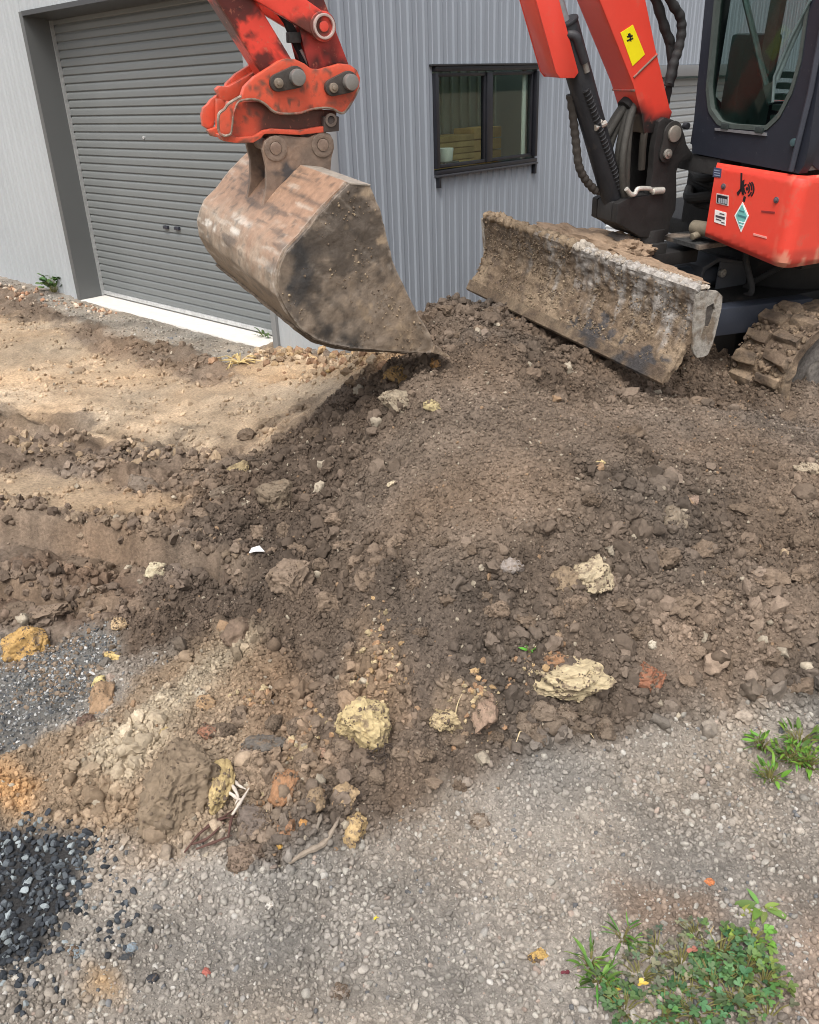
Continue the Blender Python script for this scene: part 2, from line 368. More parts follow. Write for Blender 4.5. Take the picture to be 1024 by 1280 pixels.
zone([(780,1110),(900,1100),(920,1160),(850,1180),(780,1150)], (.21,.155,.115), .06, .06, 'grav')
zone([(975,1120),(1100,1080),(1100,1330),(970,1330)], (.29,.218,.165), .1, .08, 'grav')
zone([(820,810),(900,790),(1000,800),(1000,850),(900,850)], (.215,.16,.118), .1, .1, 'soil')
zone([(340,430),(490,436),(500,455),(420,470),(300,470),(300,452)], (.38,.27,.17), .08, .08, 'clay')
def poly_sd(x, y, P):
    d = np.full(x.shape, 1e9); ins = np.zeros(x.shape, bool); n = len(P)
    for i in range(n):
        a, b = P[i], P[(i+1) % n]; e = b-a
        t = np.clip(((x-a[0])*e[0]+(y-a[1])*e[1])/(e@e+1e-12), 0, 1)
        d = np.minimum(d, np.hypot(x-a[0]-t*e[0], y-a[1]-t*e[1]))
        c = ((a[1] > y) != (b[1] > y)) & (x < (b[0]-a[0])*(y-a[1])/(b[1]-a[1]+1e-12)+a[0]); ins ^= c
    return np.where(ins, d, -d)
ROUGHK = {'soil': .95, 'fine': .42, 'brown': .75, 'tan': .24, 'grav': .12, 'clay': .5, 'chips': .35, 'dark': .12, 'bank': .10}
def ground_at(x, y, want='all'):
    """colour, roughness amplitude and zone weights at points"""
    p = np.c_[x, y]; n = len(x)
    c = np.tile(np.array(GRAV), (n, 1)); r = np.full(n, ROUGHK['grav']); wz = {k: np.zeros(n) for k in ROUGHK}; wz['grav'] += 1
    n1 = fbm(p*3.1, 4, 5); n2 = fbm(p*11, 3, 9)
    for P, col, soft, warp, rough, _ in ZONES:
        lo, hi = P.min(0)-.4, P.max(0)+.4
        k = np.where((x > lo[0]) & (x < hi[0]) & (y > lo[1]) & (y < hi[1]))[0]
        if not len(k): continue
        d = poly_sd(x[k], y[k], P)+warp*(n1[k]*.7+n2[k]*.35)
        w = sstep(-soft, soft, d)
        c[k] = c[k]*(1-w[:, None])+col*w[:, None]; r[k] = r[k]*(1-w)+ROUGHK[rough]*w
        for q in wz: wz[q][k] *= (1-w)
        wz[rough][k] += w
    for P in (CUT1, CUT2):
        d, al, L = polyline_sd(x, y, P); w = sstep(.055, .02, np.abs(d+.012*vn(np.c_[al*14, d*3], 83)))*sstep(0, .2, al)*sstep(L, L-.3, al)
        c = c*(1-w[:, None])+(np.array((.205, .152, .11))*(1+.22*vn(np.c_[al*16, d*5], 85)+.15*vn(np.c_[al*50, d*20], 86))[:, None])*w[:, None]; r = r*(1-w*.9)
        for q in wz: wz[q] = wz[q]*(1-w)
        wz['bank'] = wz['bank']+w
    d, al, L = polyline_sd(x, y, RUT); st = vn(np.c_[al*1.3, d*26], 78)*np.exp(-(d/.4)**2)
    v = 1+.20*n1+.14*n2+.34*st-.10*(wz['soil']+wz['brown'])*sstep(.1, .6, fbm(p*1.7, 3, 95))
    hue = fbm(p*2.3, 3, 97)[:, None]*np.array((.045, .0, -.05)); c = c*(1+hue)
    return c*v[:, None], r, wz
def z_full(x, y, r=None):
    if r is None: _, r, _ = ground_at(x, y)
    p = np.c_[x, y]; z = z_mid(x, y)
    z = z + r*(.045*fbm(p*2.6, 3, 41)+.02*fbm(p*9, 3, 43)+.008*fbm(p*33, 2, 45)) + .004*fbm(p*14, 3, 47)
    wp_ = p+.018*np.c_[fbm(p*13, 3, 51), fbm(p*13, 3, 52)]
    z = z + r*(.062*lumps(wp_*8, 61)+.036*lumps(wp_*19, 67)+.018*lumps(wp_*41, 71)-.022*(1-np.abs(vn(wp_*15, 73)))**6)
    return z
def zf1(x, y): return float(z_full(np.array([x]), np.array([y]))[0])

nc, nr = 840, 620
u = np.linspace(-1, 1, nc); yy = [-1.6]
while len(yy) < nr and yy[-1] < 15:
    y_ = yy[-1]; yy.append(y_+(.03 if y_ < .5 else max(.007, .0056*y_) if y_ < 5.5 else .0056*y_*1.4 if y_ < 9.5 else .2))
yy = np.array(yy); nr = len(yy)
X = (u[None, :]*(1.6+.78*np.maximum(yy, 0))[:, None]*1.12).ravel(); Y = np.repeat(yy, nc)
tc_, tr_, tw_ = ground_at(X, Y); Z = z_full(X, Y, tr_)
def grid_mesh(name, Vv, nr, nc, colr, mat):
    me = bpy.data.meshes.new(name); me.vertices.add(len(Vv)); me.vertices.foreach_set('co', Vv.ravel())
    i = (np.arange(nr-1)[:, None]*nc+np.arange(nc-1)[None, :]).ravel(); q = np.c_[i, i+1, i+nc+1, i+nc].astype(np.int32)
    me.loops.add(q.size); me.loops.foreach_set('vertex_index', q.ravel()); me.polygons.add(len(q))
    me.polygons.foreach_set('loop_start', np.arange(0, q.size, 4, dtype=np.int32)); me.polygons.foreach_set('loop_total', np.full(len(q), 4, np.int32))
    me.polygons.foreach_set('use_smooth', np.ones(len(q), bool)); me.update(calc_edges=True)
    ca = me.color_attributes.new('Col', 'FLOAT_COLOR', 'POINT'); c4 = np.ones((len(Vv), 4)); c4[:, :3] = np.clip(colr, 0, 1); ca.data.foreach_set('color', c4.ravel())
    me.materials.append(mat); o = bpy.data.objects.new(name, me); COL.objects.link(o); return o
ground = grid_mesh('ground', np.c_[X, Y, Z], nr, nc, tc_, M['soil']); tag(ground, kind='structure')
far_ground = MB().box(-300, 300, -300, 300, -.6, -.22).build('yard_ground', M['soil'], col=(.24, .19, .14)); tag(far_ground, kind='structure')

# ================================================================== shed
D = np.array([math.cos(YAW), math.sin(YAW), 0]); Wd = np.array([-math.sin(YAW), math.cos(YAW), 0])
A0 = on_z(103.3, 373.9); K0 = A0+D*3.794       # K0: the corner nearest the camera
# shed frame: x along D (from corner, negative = towards the door), y along Wd (into the depth), z up
shed = empty('shed', K0, 'grey corrugated steel shed with roller doors and a black framed window', 'shed', R3=np.stack([D, Wd, [0, 0, 1]], 1))
CL = (.395, .42, .435); CL_SHADE = (.30, .335, .38); WH = 4.3  # second tone: same sheet with shade and sky tint put into the colour
def ribs(a, b, pitch=.152, h=.009, phase=0.0):
    """(along, out) profile of ribbed sheet between a and b"""
    pts = [(a, 0.0)]; k = math.floor((a-phase)/pitch)
    while True:
        s = phase+k*pitch; k += 1
        if s > b: break
        for da, o in ((0, 0), (.014, h), (.044, h), (.058, 0), (.092, 0), (.096, .004), (.108, .004), (.112, 0)):
            if a < s+da < b: pts.append((s+da, o))
    pts.append((b, 0.0)); return pts
def sheet(mb, axis, a, b, z0, z1, h=.008):
    P = ribs(a, b, h=h); vs = []; fs = []
    for s, o in P:
        for z in (z0, z1): vs.append((s, -o, z) if axis == 0 else (o, s, z))
    for i in range(len(P)-1): fs.append((2*i, 2*i+2, 2*i+3, 2*i+1))
    # inner face
    n = len(vs); t = .03
    for s in (a, b):
        for z in (z0, z1): vs.append((s, t, z) if axis == 0 else (-t, s, z))
    fs.append((n, n+1, n+3, n+2)); fs += [(0, 1, n+1, n), (2*len(P)-2, n+2, n+3, 2*len(P)-1)]
    fs += [tuple([n]+[2*i for i in range(len(P))]+[n+2])[::-1], tuple([n+1]+[2*i+1 for i in range(len(P))]+[n+3])]
    mb.add(vs, fs)
dx0, dx1, dz1 = -3.794+.004, -3.794+3.035, 2.39     # door opening (face of wall)
jx0 = -3.794
mb = MB(); sheet(mb, 0, -11, jx0-.061, -.1, WH, .016); sheet(mb, 0, jx0-.061, dx1+.06, 2.456, WH, .016); sheet(mb, 0, dx1+.06, -.03, -.1, WH, .016)
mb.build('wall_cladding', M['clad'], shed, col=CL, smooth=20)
wy0, wy1, wz0, wz1 = 1.0, 2.22, 1.178, 1.881
gy0, gy1, gz1 = 3.55, 6.4, 1.86
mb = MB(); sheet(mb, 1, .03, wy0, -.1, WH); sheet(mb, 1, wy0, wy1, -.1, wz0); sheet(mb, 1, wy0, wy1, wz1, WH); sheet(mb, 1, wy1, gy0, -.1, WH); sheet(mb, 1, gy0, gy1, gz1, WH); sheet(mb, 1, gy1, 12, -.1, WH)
mb.build('wall_cladding', M['clad'], shed, col=CL_SHADE, smooth=20)
mb = MB().box(-.06, .024, -.024, .06, -.1, WH); mb.build('corner_flashing', M['clad'], shed, col=(.40, .41, .42), bevel=.004)
# rear walls and roof so that the building is whole
mb = MB().box(-11, -.1, 11.96, 12, -.1, WH).box(-11, -10.97, .04, 11.95, -.1, WH); mb.build('rear_wall', M['clad'], shed, col=CL)
mb = MB().box(-11.03, -3.2, -.05, 12.05, WH, WH+.06).box(-.35, .05, -.05, 12.05, WH, WH+.06).box(-3.199, -.351, -.05, .3, WH, WH+.06).box(-3.199, -.351, 9.4, 12.05, WH, WH+.06); mb.build('roof', M['clad'], shed, col=CL)  # middle of the roof left open to let daylight into the interior
MB().box(-3.22, -.33, .28, 9.42, WH+.062, WH+.07).build('added_skylight', M['glass'], shed)  # roof light added over the opening to brighten the shed interior
mb = MB().box(-10.9, -.1, .1, 11.9, -.15, -.02); mb.build('floor_slab', M['conc'], shed, col=(.35, .34, .33))
# roller door of the gable wall
RC = .218
fr = MB()
fr.prism([(jx0-.06, -.022), (jx0+.003, -.022), (jx0+.003, RC+.03), (jx0-.04, RC+.03), (jx0-.04, .035), (jx0-.06, .035)], 2, -.02, 2.455).build('door_jamb', M['clad'], shed, col=(.115, .12, .12))
MB().box(dx1-.0, dx1+.058, -.024, RC+.03, -.02, 2.453).build('door_jamb', M['clad'], shed, col=(.25, .26, .265), bevel=.003)
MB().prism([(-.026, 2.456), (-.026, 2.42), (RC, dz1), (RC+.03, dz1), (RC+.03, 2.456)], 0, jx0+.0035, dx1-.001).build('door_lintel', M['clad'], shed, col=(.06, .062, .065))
def slat_mb(x0, x1, z0, p, y, sgn=1, axis=0):
    prof = [(0, .0), (.003, -.010), (p*.12, -.0135), (p*.45, -.0125), (p*.68, -.0120), (p*.76, -.0105), (p*.93, -.0015), (p, .0)]
    mb = MB(); vs = []; fs = []; n = len(prof)
    for s in (x0, x1):
        for dz, o in prof: vs.append((s, y+o, z0+dz) if axis == 0 else (-y-o, s, z0+dz))
    for i in range(n-1): fs.append((i, i+1, n+i+1, n+i))
    mb.add(vs, fs); return mb
def roller(name, x0, x1, z0, z1, y, npan, axis, col, bottom=True):
    r = (MB().box(x0, x1, y+.02, y+.05, z0, z1) if axis == 0 else MB().box(-y-.05, -y-.02, x0, x1, z0, z1)).build(name, M['door'], shed, col=(.05, .05, .05))
    p = (z1-z0)/npan; sl = slat_mb(x0, x1, 0, p, y, axis=axis).build('slat', M['door'], r, col=col, smooth=25)
    sl.location = (0, 0, z0)
    for k in range(1, npan):
        o = sl.copy(); COL.objects.link(o); o.parent = r; o.location = (0, 0, z0+k*p)
    return r
DC = (.165, .176, .176)
rd = roller('roller_door', dx0+.012, dx1-.001, .045, dz1+.03, RC+.03, 36, 0, DC)
MB().box(dx0+.012, dx1-.002, RC+.005, RC+.045, .012, .047).build('bottom_rail', M['steel'], rd, col=(.62, .63, .63), bevel=.003)
MB().box(dx0, dx0+.012, RC-.012, RC+.02, .0, dz1).build('door_guide', M['steel'], rd, col=(.5, .51, .51))
def on_shed_front(px, py, off=0.0): 
    P = on_plane(px, py, K0+Wd*off, Wd)-K0; return P@D, P@Wd, P[2]
h0, h1 = on_shed_front(207, 284, RC), on_shed_front(221, 285.5, RC)
for h in (h0, h1): MB().box(h[0]-.035, h[0]+.03, RC-.006, RC+.019, h[2]-.014, h[2]+.012).build('door_lock', M['trim'], rd, col=(.03, .032, .045), bevel=.004)
h2 = on_shed_front(178, 172, RC); MB().cyl((h2[0], RC+.02, h2[2]), (h2[0], RC+.008, h2[2]), .012, 10).build('keyhole', M['steel'], rd, col=(.7, .7, .7))
slab = MB().box(jx0+.01, dx1+.3, -.03, RC+.3, -.2, -.002); slab.build('door_threshold', M['conc'], shed, col=(.62, .605, .565), bevel=.006)
# second roller door on the long wall
rd2 = roller('roller_door', gy0+.03, gy1-.03, .02, gz1-.12, .10, 26, 1, (.36, .375, .375))
MB().box(-.14, .022, gy0+.002, gy1-.002, gz1-.10, gz1-.003).build('door_lintel', M['clad'], shed, col=(.2, .205, .21), bevel=.004)
for a in (gy0+.002, gy1-.06): MB().box(-.14, .02, a, a+.055, -.02, gz1-.103).build('door_jamb', M['clad'], shed, col=(.25, .255, .26), bevel=.003)
# window
BK = (.016, .017, .022)
win = MB().ring([(wy0+.004, wz0+.004), (wy1-.004, wz0+.004), (wy1-.004, wz1-.004), (wy0+.004, wz1-.004)], [(wy0+.045, wz0+.045), (wy1-.045, wz0+.045), (wy1-.045, wz1-.05), (wy0+.045, wz1-.05)], 0, -.05, .034, 64)
win = MB()
for a, b, c, d in ((wy0+.003, wy1-.003, wz1-.035, wz1-.003), (wy0+.003, wy1-.003, wz0+.003, wz0+.032), (wy0+.003, wy0+.032, wz0+.046, wz1-.046), (wy1-.032, wy1-.003, wz0+.046, wz1-.046)):
    win.box(-.06, .03, a, b, c, d)
win = win.build('window', M['trim'], shed, col=BK, bevel=.003)
ym = (wy0+wy1)/2+.01
MB().box(-.035, .014, ym-.03, ym+.03, wz0+.046, wz1-.046).build('mullion', M['trim'], win, col=BK, bevel=.003)
for a, b in ((wy0+.046, ym-.031), (ym+.031, wy1-.046)):
    f = MB()
    for q in ((a, b, wz0+.046, wz0+.068), (a, b, wz1-.068, wz1-.046), (a, a+.02, wz0+.0685, wz1-.0685), (b-.02, b, wz0+.0685, wz1-.0685)): f.box(-.03, .004, *q)
    f.build('sash', M['trim'], win, col=BK, bevel=.002)
    MB().box(-.018, -.013, a+.02, b-.02, wz0+.068, wz1-.068).build('pane', M['glass'], win)
MB().box(-.02, .045, wy0-.03, wy1+.03, wz1-.002, wz1+.010).build('head_flashing', M['trim'], win, col=(.03, .031, .034), bevel=.002)
fs_ = MB().box(-.01, .040, wy0, wy1, wz0-.012, wz0+.002)
fs_.build('sill_flashing', M['trim'], win, col=(.05, .052, .06), bevel=.002)
for y_ in (wy0+.015, wy1-.035): MB().box(.0, .036, y_, y_+.022, wz0-.085, wz0-.013).build('sill_leg', M['trim'], win, col=BK, bevel=.002)
# guessed lining and boards, added to stand in for reflections in the panes
lin = MB()
for k in range(16):
    y_ = wy0-.1+k*.115; lin.box(-.75, -.72, y_, y_+.06, 0, 2.6)
lin.box(-.80, -.752, .4, 3.2, 0, 2.6); lin.build('stand_in_lining', M['clad'], shed, col=(.62, .68, .64))
ts = empty('stand_in_timber', K0+D*(-.5)+Wd*1.5, 'made-up stack of brown boards standing in for a reflection in the window', 'timber', R3=np.stack([D, Wd, [0, 0, 1]], 1))
for k in range(9):
    bw = MB().box(-.16, .12, -.62, .42, 1.0+k*.045, 1.04+k*.045); bw.build('board', M['wood'], ts, col=np.array((.72, .50, .22))*random.uniform(.8, 1.15), bevel=.004)
for k in range(5):
    MB().box(-.12, .10, .44, .80, 1.0+k*.09, 1.08+k*.09).build('board', M['wood'], ts, col=np.array((.72, .47, .2))*random.uniform(.85, 1.15), bevel=.004)
for nm, a in (('stand_in_support', 0),):
    MB().box(-.2, .15, -.65, .85, -.02, .99).build('bench', M['wood'], ts, col=(.06, .065, .06), bevel=.01)
tub = empty('white_tub', K0+D*(-.1)+Wd*1.235, 'small white tub standing inside the window in its lower left corner', 'tub', R3=np.stack([D, Wd, [0, 0, 1]], 1))
MB().tube([(0, 0, 1.255), (0, 0, 1.345)], [.055, .065], 20).build('bowl', M['matte'], tub, col=(.8, .8, .78), bevel=.004)
MB().box(-.07, .07, -.08, .08, 1.22, 1.254).build('shelf', M['wood'], tub, col=(.1, .1, .1))
tag(MB().box(-.055, -.04, 2.105, 2.145, 1.15, 1.87).build('white_post', M['matte'], None, col=(.86, .86, .84), bevel=.004), 'white upright strip inside the right window pane', 'post')
wp = bpy.data.objects['white_post']; wp.matrix_world = shed.matrix_world

# ================================================================== excavator (frame: x forward, y to the near side, z up)
ml = np.array([.43, -.90, -.07]); ml /= np.linalg.norm(ml)
mf = np.cross(ml, [0, 0, 1.]); mf /= np.linalg.norm(mf); mu = np.cross(mf, ml)
MO = np.array([.756, 4.282, .6335]); MM = np.stack([mf, ml, mu])
def tow(p): return MO+MM.T@np.asarray(p, float)
def mz(px, py, ax, val):
    """pixel -> machine coordinates on the plane axis = val"""
    r = ray(px, py); n = MM[ax]; P = MO+n*val; q = CAM+r*((P-CAM)@n)/(r@n); return MM@(q-MO)
def P2(pts, y):
    return [tuple(mz(px, py, 1, y)[[0, 2]]) for px, py in pts]
def PF(pts, x):
    return [tuple(mz(px, py, 0, x)[[1, 2]]) for px, py in pts]
OFF = (-1.6, 0, -.45)
ex = empty('excavator', tow(OFF), 'red mini excavator with muddy dozer blade and wide bucket over the mound', 'excavator', R3=MM.T)
def EB(mb, name, mat, parent=None, **k): return mb.build(name, M[mat], parent or ex, off=OFF, **k)
RED = (.72, .062, .040); DRED = (.36, .035, .028); BLK = (.022, .021, .021); NAVY = (.018, .021, .031)
def red_grime(base=RED, amt=.0, dark=(.05, .028, .022), sc=9, seed=3):
    def f(P, Nn):
        n = fbm(P*sc, 5, seed, .6); k = sstep(.35-amt, .75-amt, n)
        c = mixc(np.tile(base, (len(P), 1)), np.tile(dark, (len(P), 1)), k*.9)
        n2 = fbm(P*45, 3, seed+5); return mixc(c, np.tile(dark, (len(P), 1)), sstep(.72-amt*.5, .9, n2)*.8)
    return f
# ---- dozer blade
prof = [(0.0, 0.0), (-.035, .06), (-.072, .125), (-.098, .19), (-.108, .25), (-.104, .31), (-.088, .37), (-.088, .392), (-.10, .402), (-.135, .402), (-.15, .385), (-.145, .33), (-.135, .25), (-.125, .19), (-.10, .125), (-.06, .06), (-.018, 0.0)]
def blade_col(P, Nn):
    n = fbm(P*[6, 6, 6], 5, 3, .6); n2 = fbm(P*22, 4, 8, .6); st = fbm(P*[10, 26, 5], 4, 12, .6)
    c = mixc(np.tile((.185, .135, .092), (len(P), 1)), np.tile((.29, .22, .15), (len(P), 1)), sstep(-.4, .5, n))
    c = mixc(c, np.tile((.115, .085, .065), (len(P), 1)), sstep(.15, .6, n2)*.7)
    c = mixc(c, np.tile((.095, .078, .064), (len(P), 1)), sstep(.16, .32, P[:, 2]+.07*n+.04*st)*(.55+.35*st))
    # dried pale concrete along the near half of the top
    w = sstep(-.35, .10, P[:, 1]+.3*n)*sstep(.15, .34, P[:, 2]+.12*st)
    c = mixc(c, np.tile((.40, .375, .345), (len(P), 1)), np.clip(w*(.30+.6*st+.5*n2+.6*sstep(.355, .395, P[:, 2])), 0, 1))
    d = sstep(.62, .25, np.hypot((P[:, 1]-.28)*4.2, (P[:, 2]-.06)*11)+.6*n2); d2 = sstep(.6, .25, np.hypot((P[:, 1]-.66)*3.5, (P[:, 2]-.03)*9)+.5*n2)
    return mixc(c, np.tile((.065, .064, .068), (len(P), 1)), np.clip(d+d2, 0, 1)*.9)
bl = MB().prism(prof, 1, -.845, .845)
blade = EB(bl, 'dozer_blade', 'mudsteel', refine=.014, colfn=blade_col, disp=lambda P: (.007*fbm(P*14, 4, 2)+.007*fbm(P*38, 3, 5))*sstep(.0, .08, P[:, 2])+np.where(P[:, 2] > .385, .01*np.abs(fbm(P*20, 3, 9)), 0))
ep = P2([(871, 367), (884, 363), (897, 364), (904, 370), (903, 386), (896, 415), (888, 443), (874, 449), (866, 440)], .86)
ei = P2([(884, 384), (893, 379), (895, 387), (888, 408), (882, 410)], .86)
def end_col(P, Nn):
    n = fbm(P*16, 4, 4, .6); return mixc(np.tile((.36, .335, .295), (len(P), 1)), np.tile((.20, .16, .12), (len(P), 1)), sstep(.0, .5, n))
EB(MB().ring(ep, ei, 1, .847, .856, 40), 'end_plate', 'mudsteel', blade, colfn=end_col, refine=.02, disp=lambda P: .0012*fbm(P*40, 3, 5))
EB(MB().prism(ep, 1, -.872, -.846), 'end_plate', 'mudsteel', blade, colfn=end_col, refine=.03)
EB(MB().prism(ei, 1, .842, .8465), 'lifting_slot_backing', 'mudsteel', blade, col=(.10, .088, .078))
EB(MB().prism([(.006, -.012), (.012, .0), (-.012, .05), (-.022, .045)], 1, -.845, .845), 'cutting_edge', 'mudsteel', blade, refine=.04, colfn=lambda P, Nn: blade_col(P, Nn)*.8)
for y_ in (-.5, .42):
    EB(MB().prism([(-.13, .05), (-.13, .17), (-.3, .165), (-1.25, .12), (-1.25, -.02), (-.3, .03)], 1, y_, y_+.09), 'blade_arm', 'navy', col=(.035, .042, .058), bevel=.008)
bc = EB(MB().cyl((-.15, .05, .17), (-.62, .05, .18), .024, 18), 'blade_cylinder', 'steel', col=(.3, .3, .3))
EB(MB().cyl((-.56, .05, .17), (-1.2, .05, .17), .062, 24), 'cylinder_barrel', 'navy', bc, col=(.08, .09, .108))
EB(MB().prism([(-.80, .15), (-.82, .245), (-.92, .285), (-1.10, .245), (-1.17, .13), (-1.05, .08), (-1.03, .10), (-1.12, .15), (-1.06, .225), (-.92, .258), (-.84, .225), (-.825, .15)], 1, -.04, .15), 'cylinder_guard', 'navy', bc, col=(.085, .09, .10), bevel=.006)
EB(MB().prism([(-.93, .085), (-.93, .262), (-1.09, .232), (-1.15, .13), (-1.05, .075)], 1, .145, .155), 'cylinder_guard', 'navy', bc, col=(.09, .096, .108), bevel=.002)
bp = mz(902, 341, 1, .156); EB(MB().cyl((bp[0], .15, bp[2]), (bp[0], .172, bp[2]), .022, 16).cyl((bp[0], .172, bp[2]), (bp[0], .18, bp[2]), .012, 6), 'pin', 'steel', bc, col=(.5, .47, .42), bevel=.003)
for k, (a, b_) in enumerate((((-.95, .3, .40), (-1.0, .28, .1)), ((-1.12, .42, .42), (-1.1, .18, .09)))):
    EB(MB().tube(spline([a, (a[0]-.02, a[1]-.02, .3), (b_[0], b_[1]+.05, .15), b_]), .016, 10), 'hydraulic_hose', 'rubber', col=(.05, .05, .05))
# ---- undercarriage
EB(MB().box(-2.3, -.85, -.42, .42, -.22, .12).cyl((-1.55, 0, .12), (-1.55, 0, .30), .44, 40), 'undercarriage', 'black', col=(.02, .02, .02), bevel=.01)
def belt_path():
    pts = []; R = .27; xf, xr, zc = -1.05, -2.75, -.165
    for k in range(25): a = math.pi/2-math.pi*k/24; pts.append((xf+R*math.cos(a), zc+R*math.sin(a)))
    for k in range(1, 16): pts.append((xf+(xr-xf)*k/16, zc-R))
    for k in range(25): a = -math.pi/2-math.pi*k/24; pts.append((xr+R*math.cos(a), zc+R*math.sin(a)))
    for k in range(1, 16): pts.append((xr+(xf-xr)*k/16, zc+R-.012*math.sin(math.pi*k/16)))
    return pts
def track_col(P, Nn):
    n = fbm(P*7, 4, 21, .6); n2 = fbm(P*28, 3, 25, .6)
    c = mixc(np.tile((.30, .225, .155), (len(P), 1)), np.tile((.16, .118, .085), (len(P), 1)), sstep(-.2, .5, n))
    return mixc(c, np.tile((.075, .062, .052), (len(P), 1)), sstep(.25, .6, n2)*.6)
def track(y0, y1):
    bpth = belt_path(); n = len(bpth); mb = MB(); c = np.array(bpth); t = .045
    inner = []
    for i in range(n):
        d = c[(i+1) % n]-c[i-1]; d /= np.linalg.norm(d); inner.append(c[i]+np.array([-d[1], d[0]])*(-t))
    cen = np.array([-1.9, -.165])
    if np.linalg.norm(inner[5]-cen) > np.linalg.norm(c[5]-cen): inner = [2*c[i]-np.array(inner[i]) for i in range(n)]
    vs = []; fs = []
    for y in (y0, y1):
        for P in (c, inner): vs += [(p[0], y, p[1]) for p in P]
    for i in range(n):
        j = (i+1) % n
        fs += [(i, j, 2*n+j, 2*n+i), (n+i, 3*n+i, 3*n+j, n+j), (i, n+i, n+j, j), (2*n+i, 2*n+j, 3*n+j, 3*n+i)]
    mb.add(vs, fs)
    tr = EB(mb, 'track', 'mudsteel', refine=.03, colfn=track_col, disp=lambda P: .015*fbm(P*8, 4, 7)+.009*np.abs(fbm(P*24, 3, 9)))
    # rubber lugs round the front and along the runs
    for k in range(2, n, 3):
        p = c[k]; d = c[(k+1) % n]-c[k-1]; d /= np.linalg.norm(d); q = p-cen; nn = np.array([-d[1], d[0]]); nn = nn if nn@q > 0 else -nn
        for h, (ya, yb) in enumerate(((y0+.012, (y0+y1)/2-.01), ((y0+y1)/2+.01, y1-.012))):
            sh = d*.035*(1 if h else -1)
            b0, b1, t1, t0 = p-d*.034+sh-nn*.01, p+d*.034+sh-nn*.01, p+d*.024+sh+nn*.034, p-d*.024+sh+nn*.034
            EB(MB().prism([b0, b1, t1, t0], 1, ya, yb), 'track_lug', 'mudsteel', tr, bevel=.006, refine=.05, colfn=track_col, disp=lambda P: .012*fbm(P*15, 4, 31))
    for xc, r in ((-1.05, .19), (-2.75, .19)):
        EB(MB().cyl((xc, (y0+y1)/2-.06, -.165), (xc, y1-.05, -.165), r, 36).cyl((xc, y1-.052, -.165), (xc, y1-.015, -.165), .07, 24), 'track_wheel', 'mudsteel', tr, bevel=.01, colfn=lambda P, Nn: mixc(np.tile((.10, .09, .08), (len(P), 1)), np.tile((.24, .22, .2), (len(P), 1)), sstep(0, .5, fbm(P*9, 3, 4))))
    for xc in (-1.45, -1.9, -2.35): EB(MB().cyl((xc, y0+.08, -.32), (xc, y1-.04, -.32), .07, 20), 'track_roller', 'black', tr, col=BLK)
    EB(MB().box(-2.6, -1.2, y0+.09, y1-.09, -.28, -.02), 'track_frame', 'black', tr, col=(.03, .028, .026), bevel=.02)
track(.50, .82); track(-.82, -.50)
# ---- upper structure
EB(MB().box(-2.7, -1.0, -.76, .60, .31, .40), 'upper_frame', 'black', col=(.018, .018, .018), bevel=.01)
EB(MB().box(-2.75, -2.0, -.77, .0, .40, .92).prism([(-2.75, -.77), (-2.75, .77), (-3.0, .6), (-3.05, 0), (-3.0, -.6)], 2, .40, .94), 'engine_cover', 'paintclean', col=RED, bevel=.03)
mb = MB().box(-.80, -.66, .02, .30, .72, .795); EB(mb, 'front_beam', 'black', col=(.035, .034, .034), bevel=.006)
EB(MB().box(-1.25, -.95, -.2, .4, .40, .80), 'valve_block', 'black', col=(.012, .012, .012), bevel=.01)
for k, (z0_, z1_, xo, rr) in enumerate(((.66, .69, -.86, .022), (.57, .60, -.80, .026), (.545, .50, -.84, .018), (.63, .555, -.90, .02))):
    EB(MB().tube(spline([(-.98, -.2, z0_), (xo+.02, .02, z0_), (xo, .16, (z0_+z1_)/2+.012), (xo-.02, .30, z1_), (-1.0, .4, z1_)]), rr, 10), 'hydraulic_hose', 'rubber', col=(.022, .021, .02))
EB(MB().cyl((-.70, .16, .46), (-.70, .30, .47), .035, 18).cyl((-.69, .22, .44), (-.64, .22, .43), .018, 10), 'swing_cylinder_end', 'black', col=(.22, .19, .14), bevel=.005)
EB(MB().box(-.92, -.62, .02, .30, .385, .405), 'front_step', 'mudsteel', colfn=lambda P, Nn: mixc(np.tile((.05, .05, .05), (len(P), 1)), np.tile((.25, .2, .16), (len(P), 1)), sstep(.0, .4, fbm(P*12, 3, 6))), refine=.05)
# red front cover wrapping round the near corner
def plan(x0, r): 
    pts = [(x0-.03, .308), (x0, .322)]
    for k in range(9): a = -math.pi/2*0+math.pi/2*k/8; pts.append((x0-r+r*math.cos(a), .815-r+r*math.sin(a)))
    pts += [(-1.95, .815)]; return pts
mb = MB(); pl = plan(-.62, .055); inn = [(x-.02 if i < 3 else x-.0, y-.02) for i, (x, y) in enumerate(pl)]
vs = []; fs = []; rows = [(.0, .014), (.06, .0), (.5, 0), (.93, .0), (.975, .006), (1.0, .022)]
pts_n = len(pl)
def zb(y): return float(np.interp(y, [.308, .36, .80, .83], [.455, .440, .405, .405]))
def zt(y): return float(np.interp(y, [.308, .335, .83], [.772, .790, .786]))
cx_, cy_ = -1.2, .3
for fr_, ins in rows:
    for (x, y) in pl:
        z = zb(y)+(zt(y)-zb(y))*fr_; vs.append((x-ins if x > -1.9 else x, y-ins*.8, z))
for r_ in range(len(rows)-1):
    for i in range(pts_n-1): fs.append((r_*pts_n+i, r_*pts_n+i+1, (r_+1)*pts_n+i+1, (r_+1)*pts_n+i))
k0 = (len(rows)-1)*pts_n; base = len(vs)
for (x, y) in pl: vs.append((x-.10 if x > -1.8 else x, min(y, .70), zt(y)-.02))
for i in range(pts_n-1): fs.append((k0+i, k0+i+1, base+i+1, base+i))
b2 = len(vs)
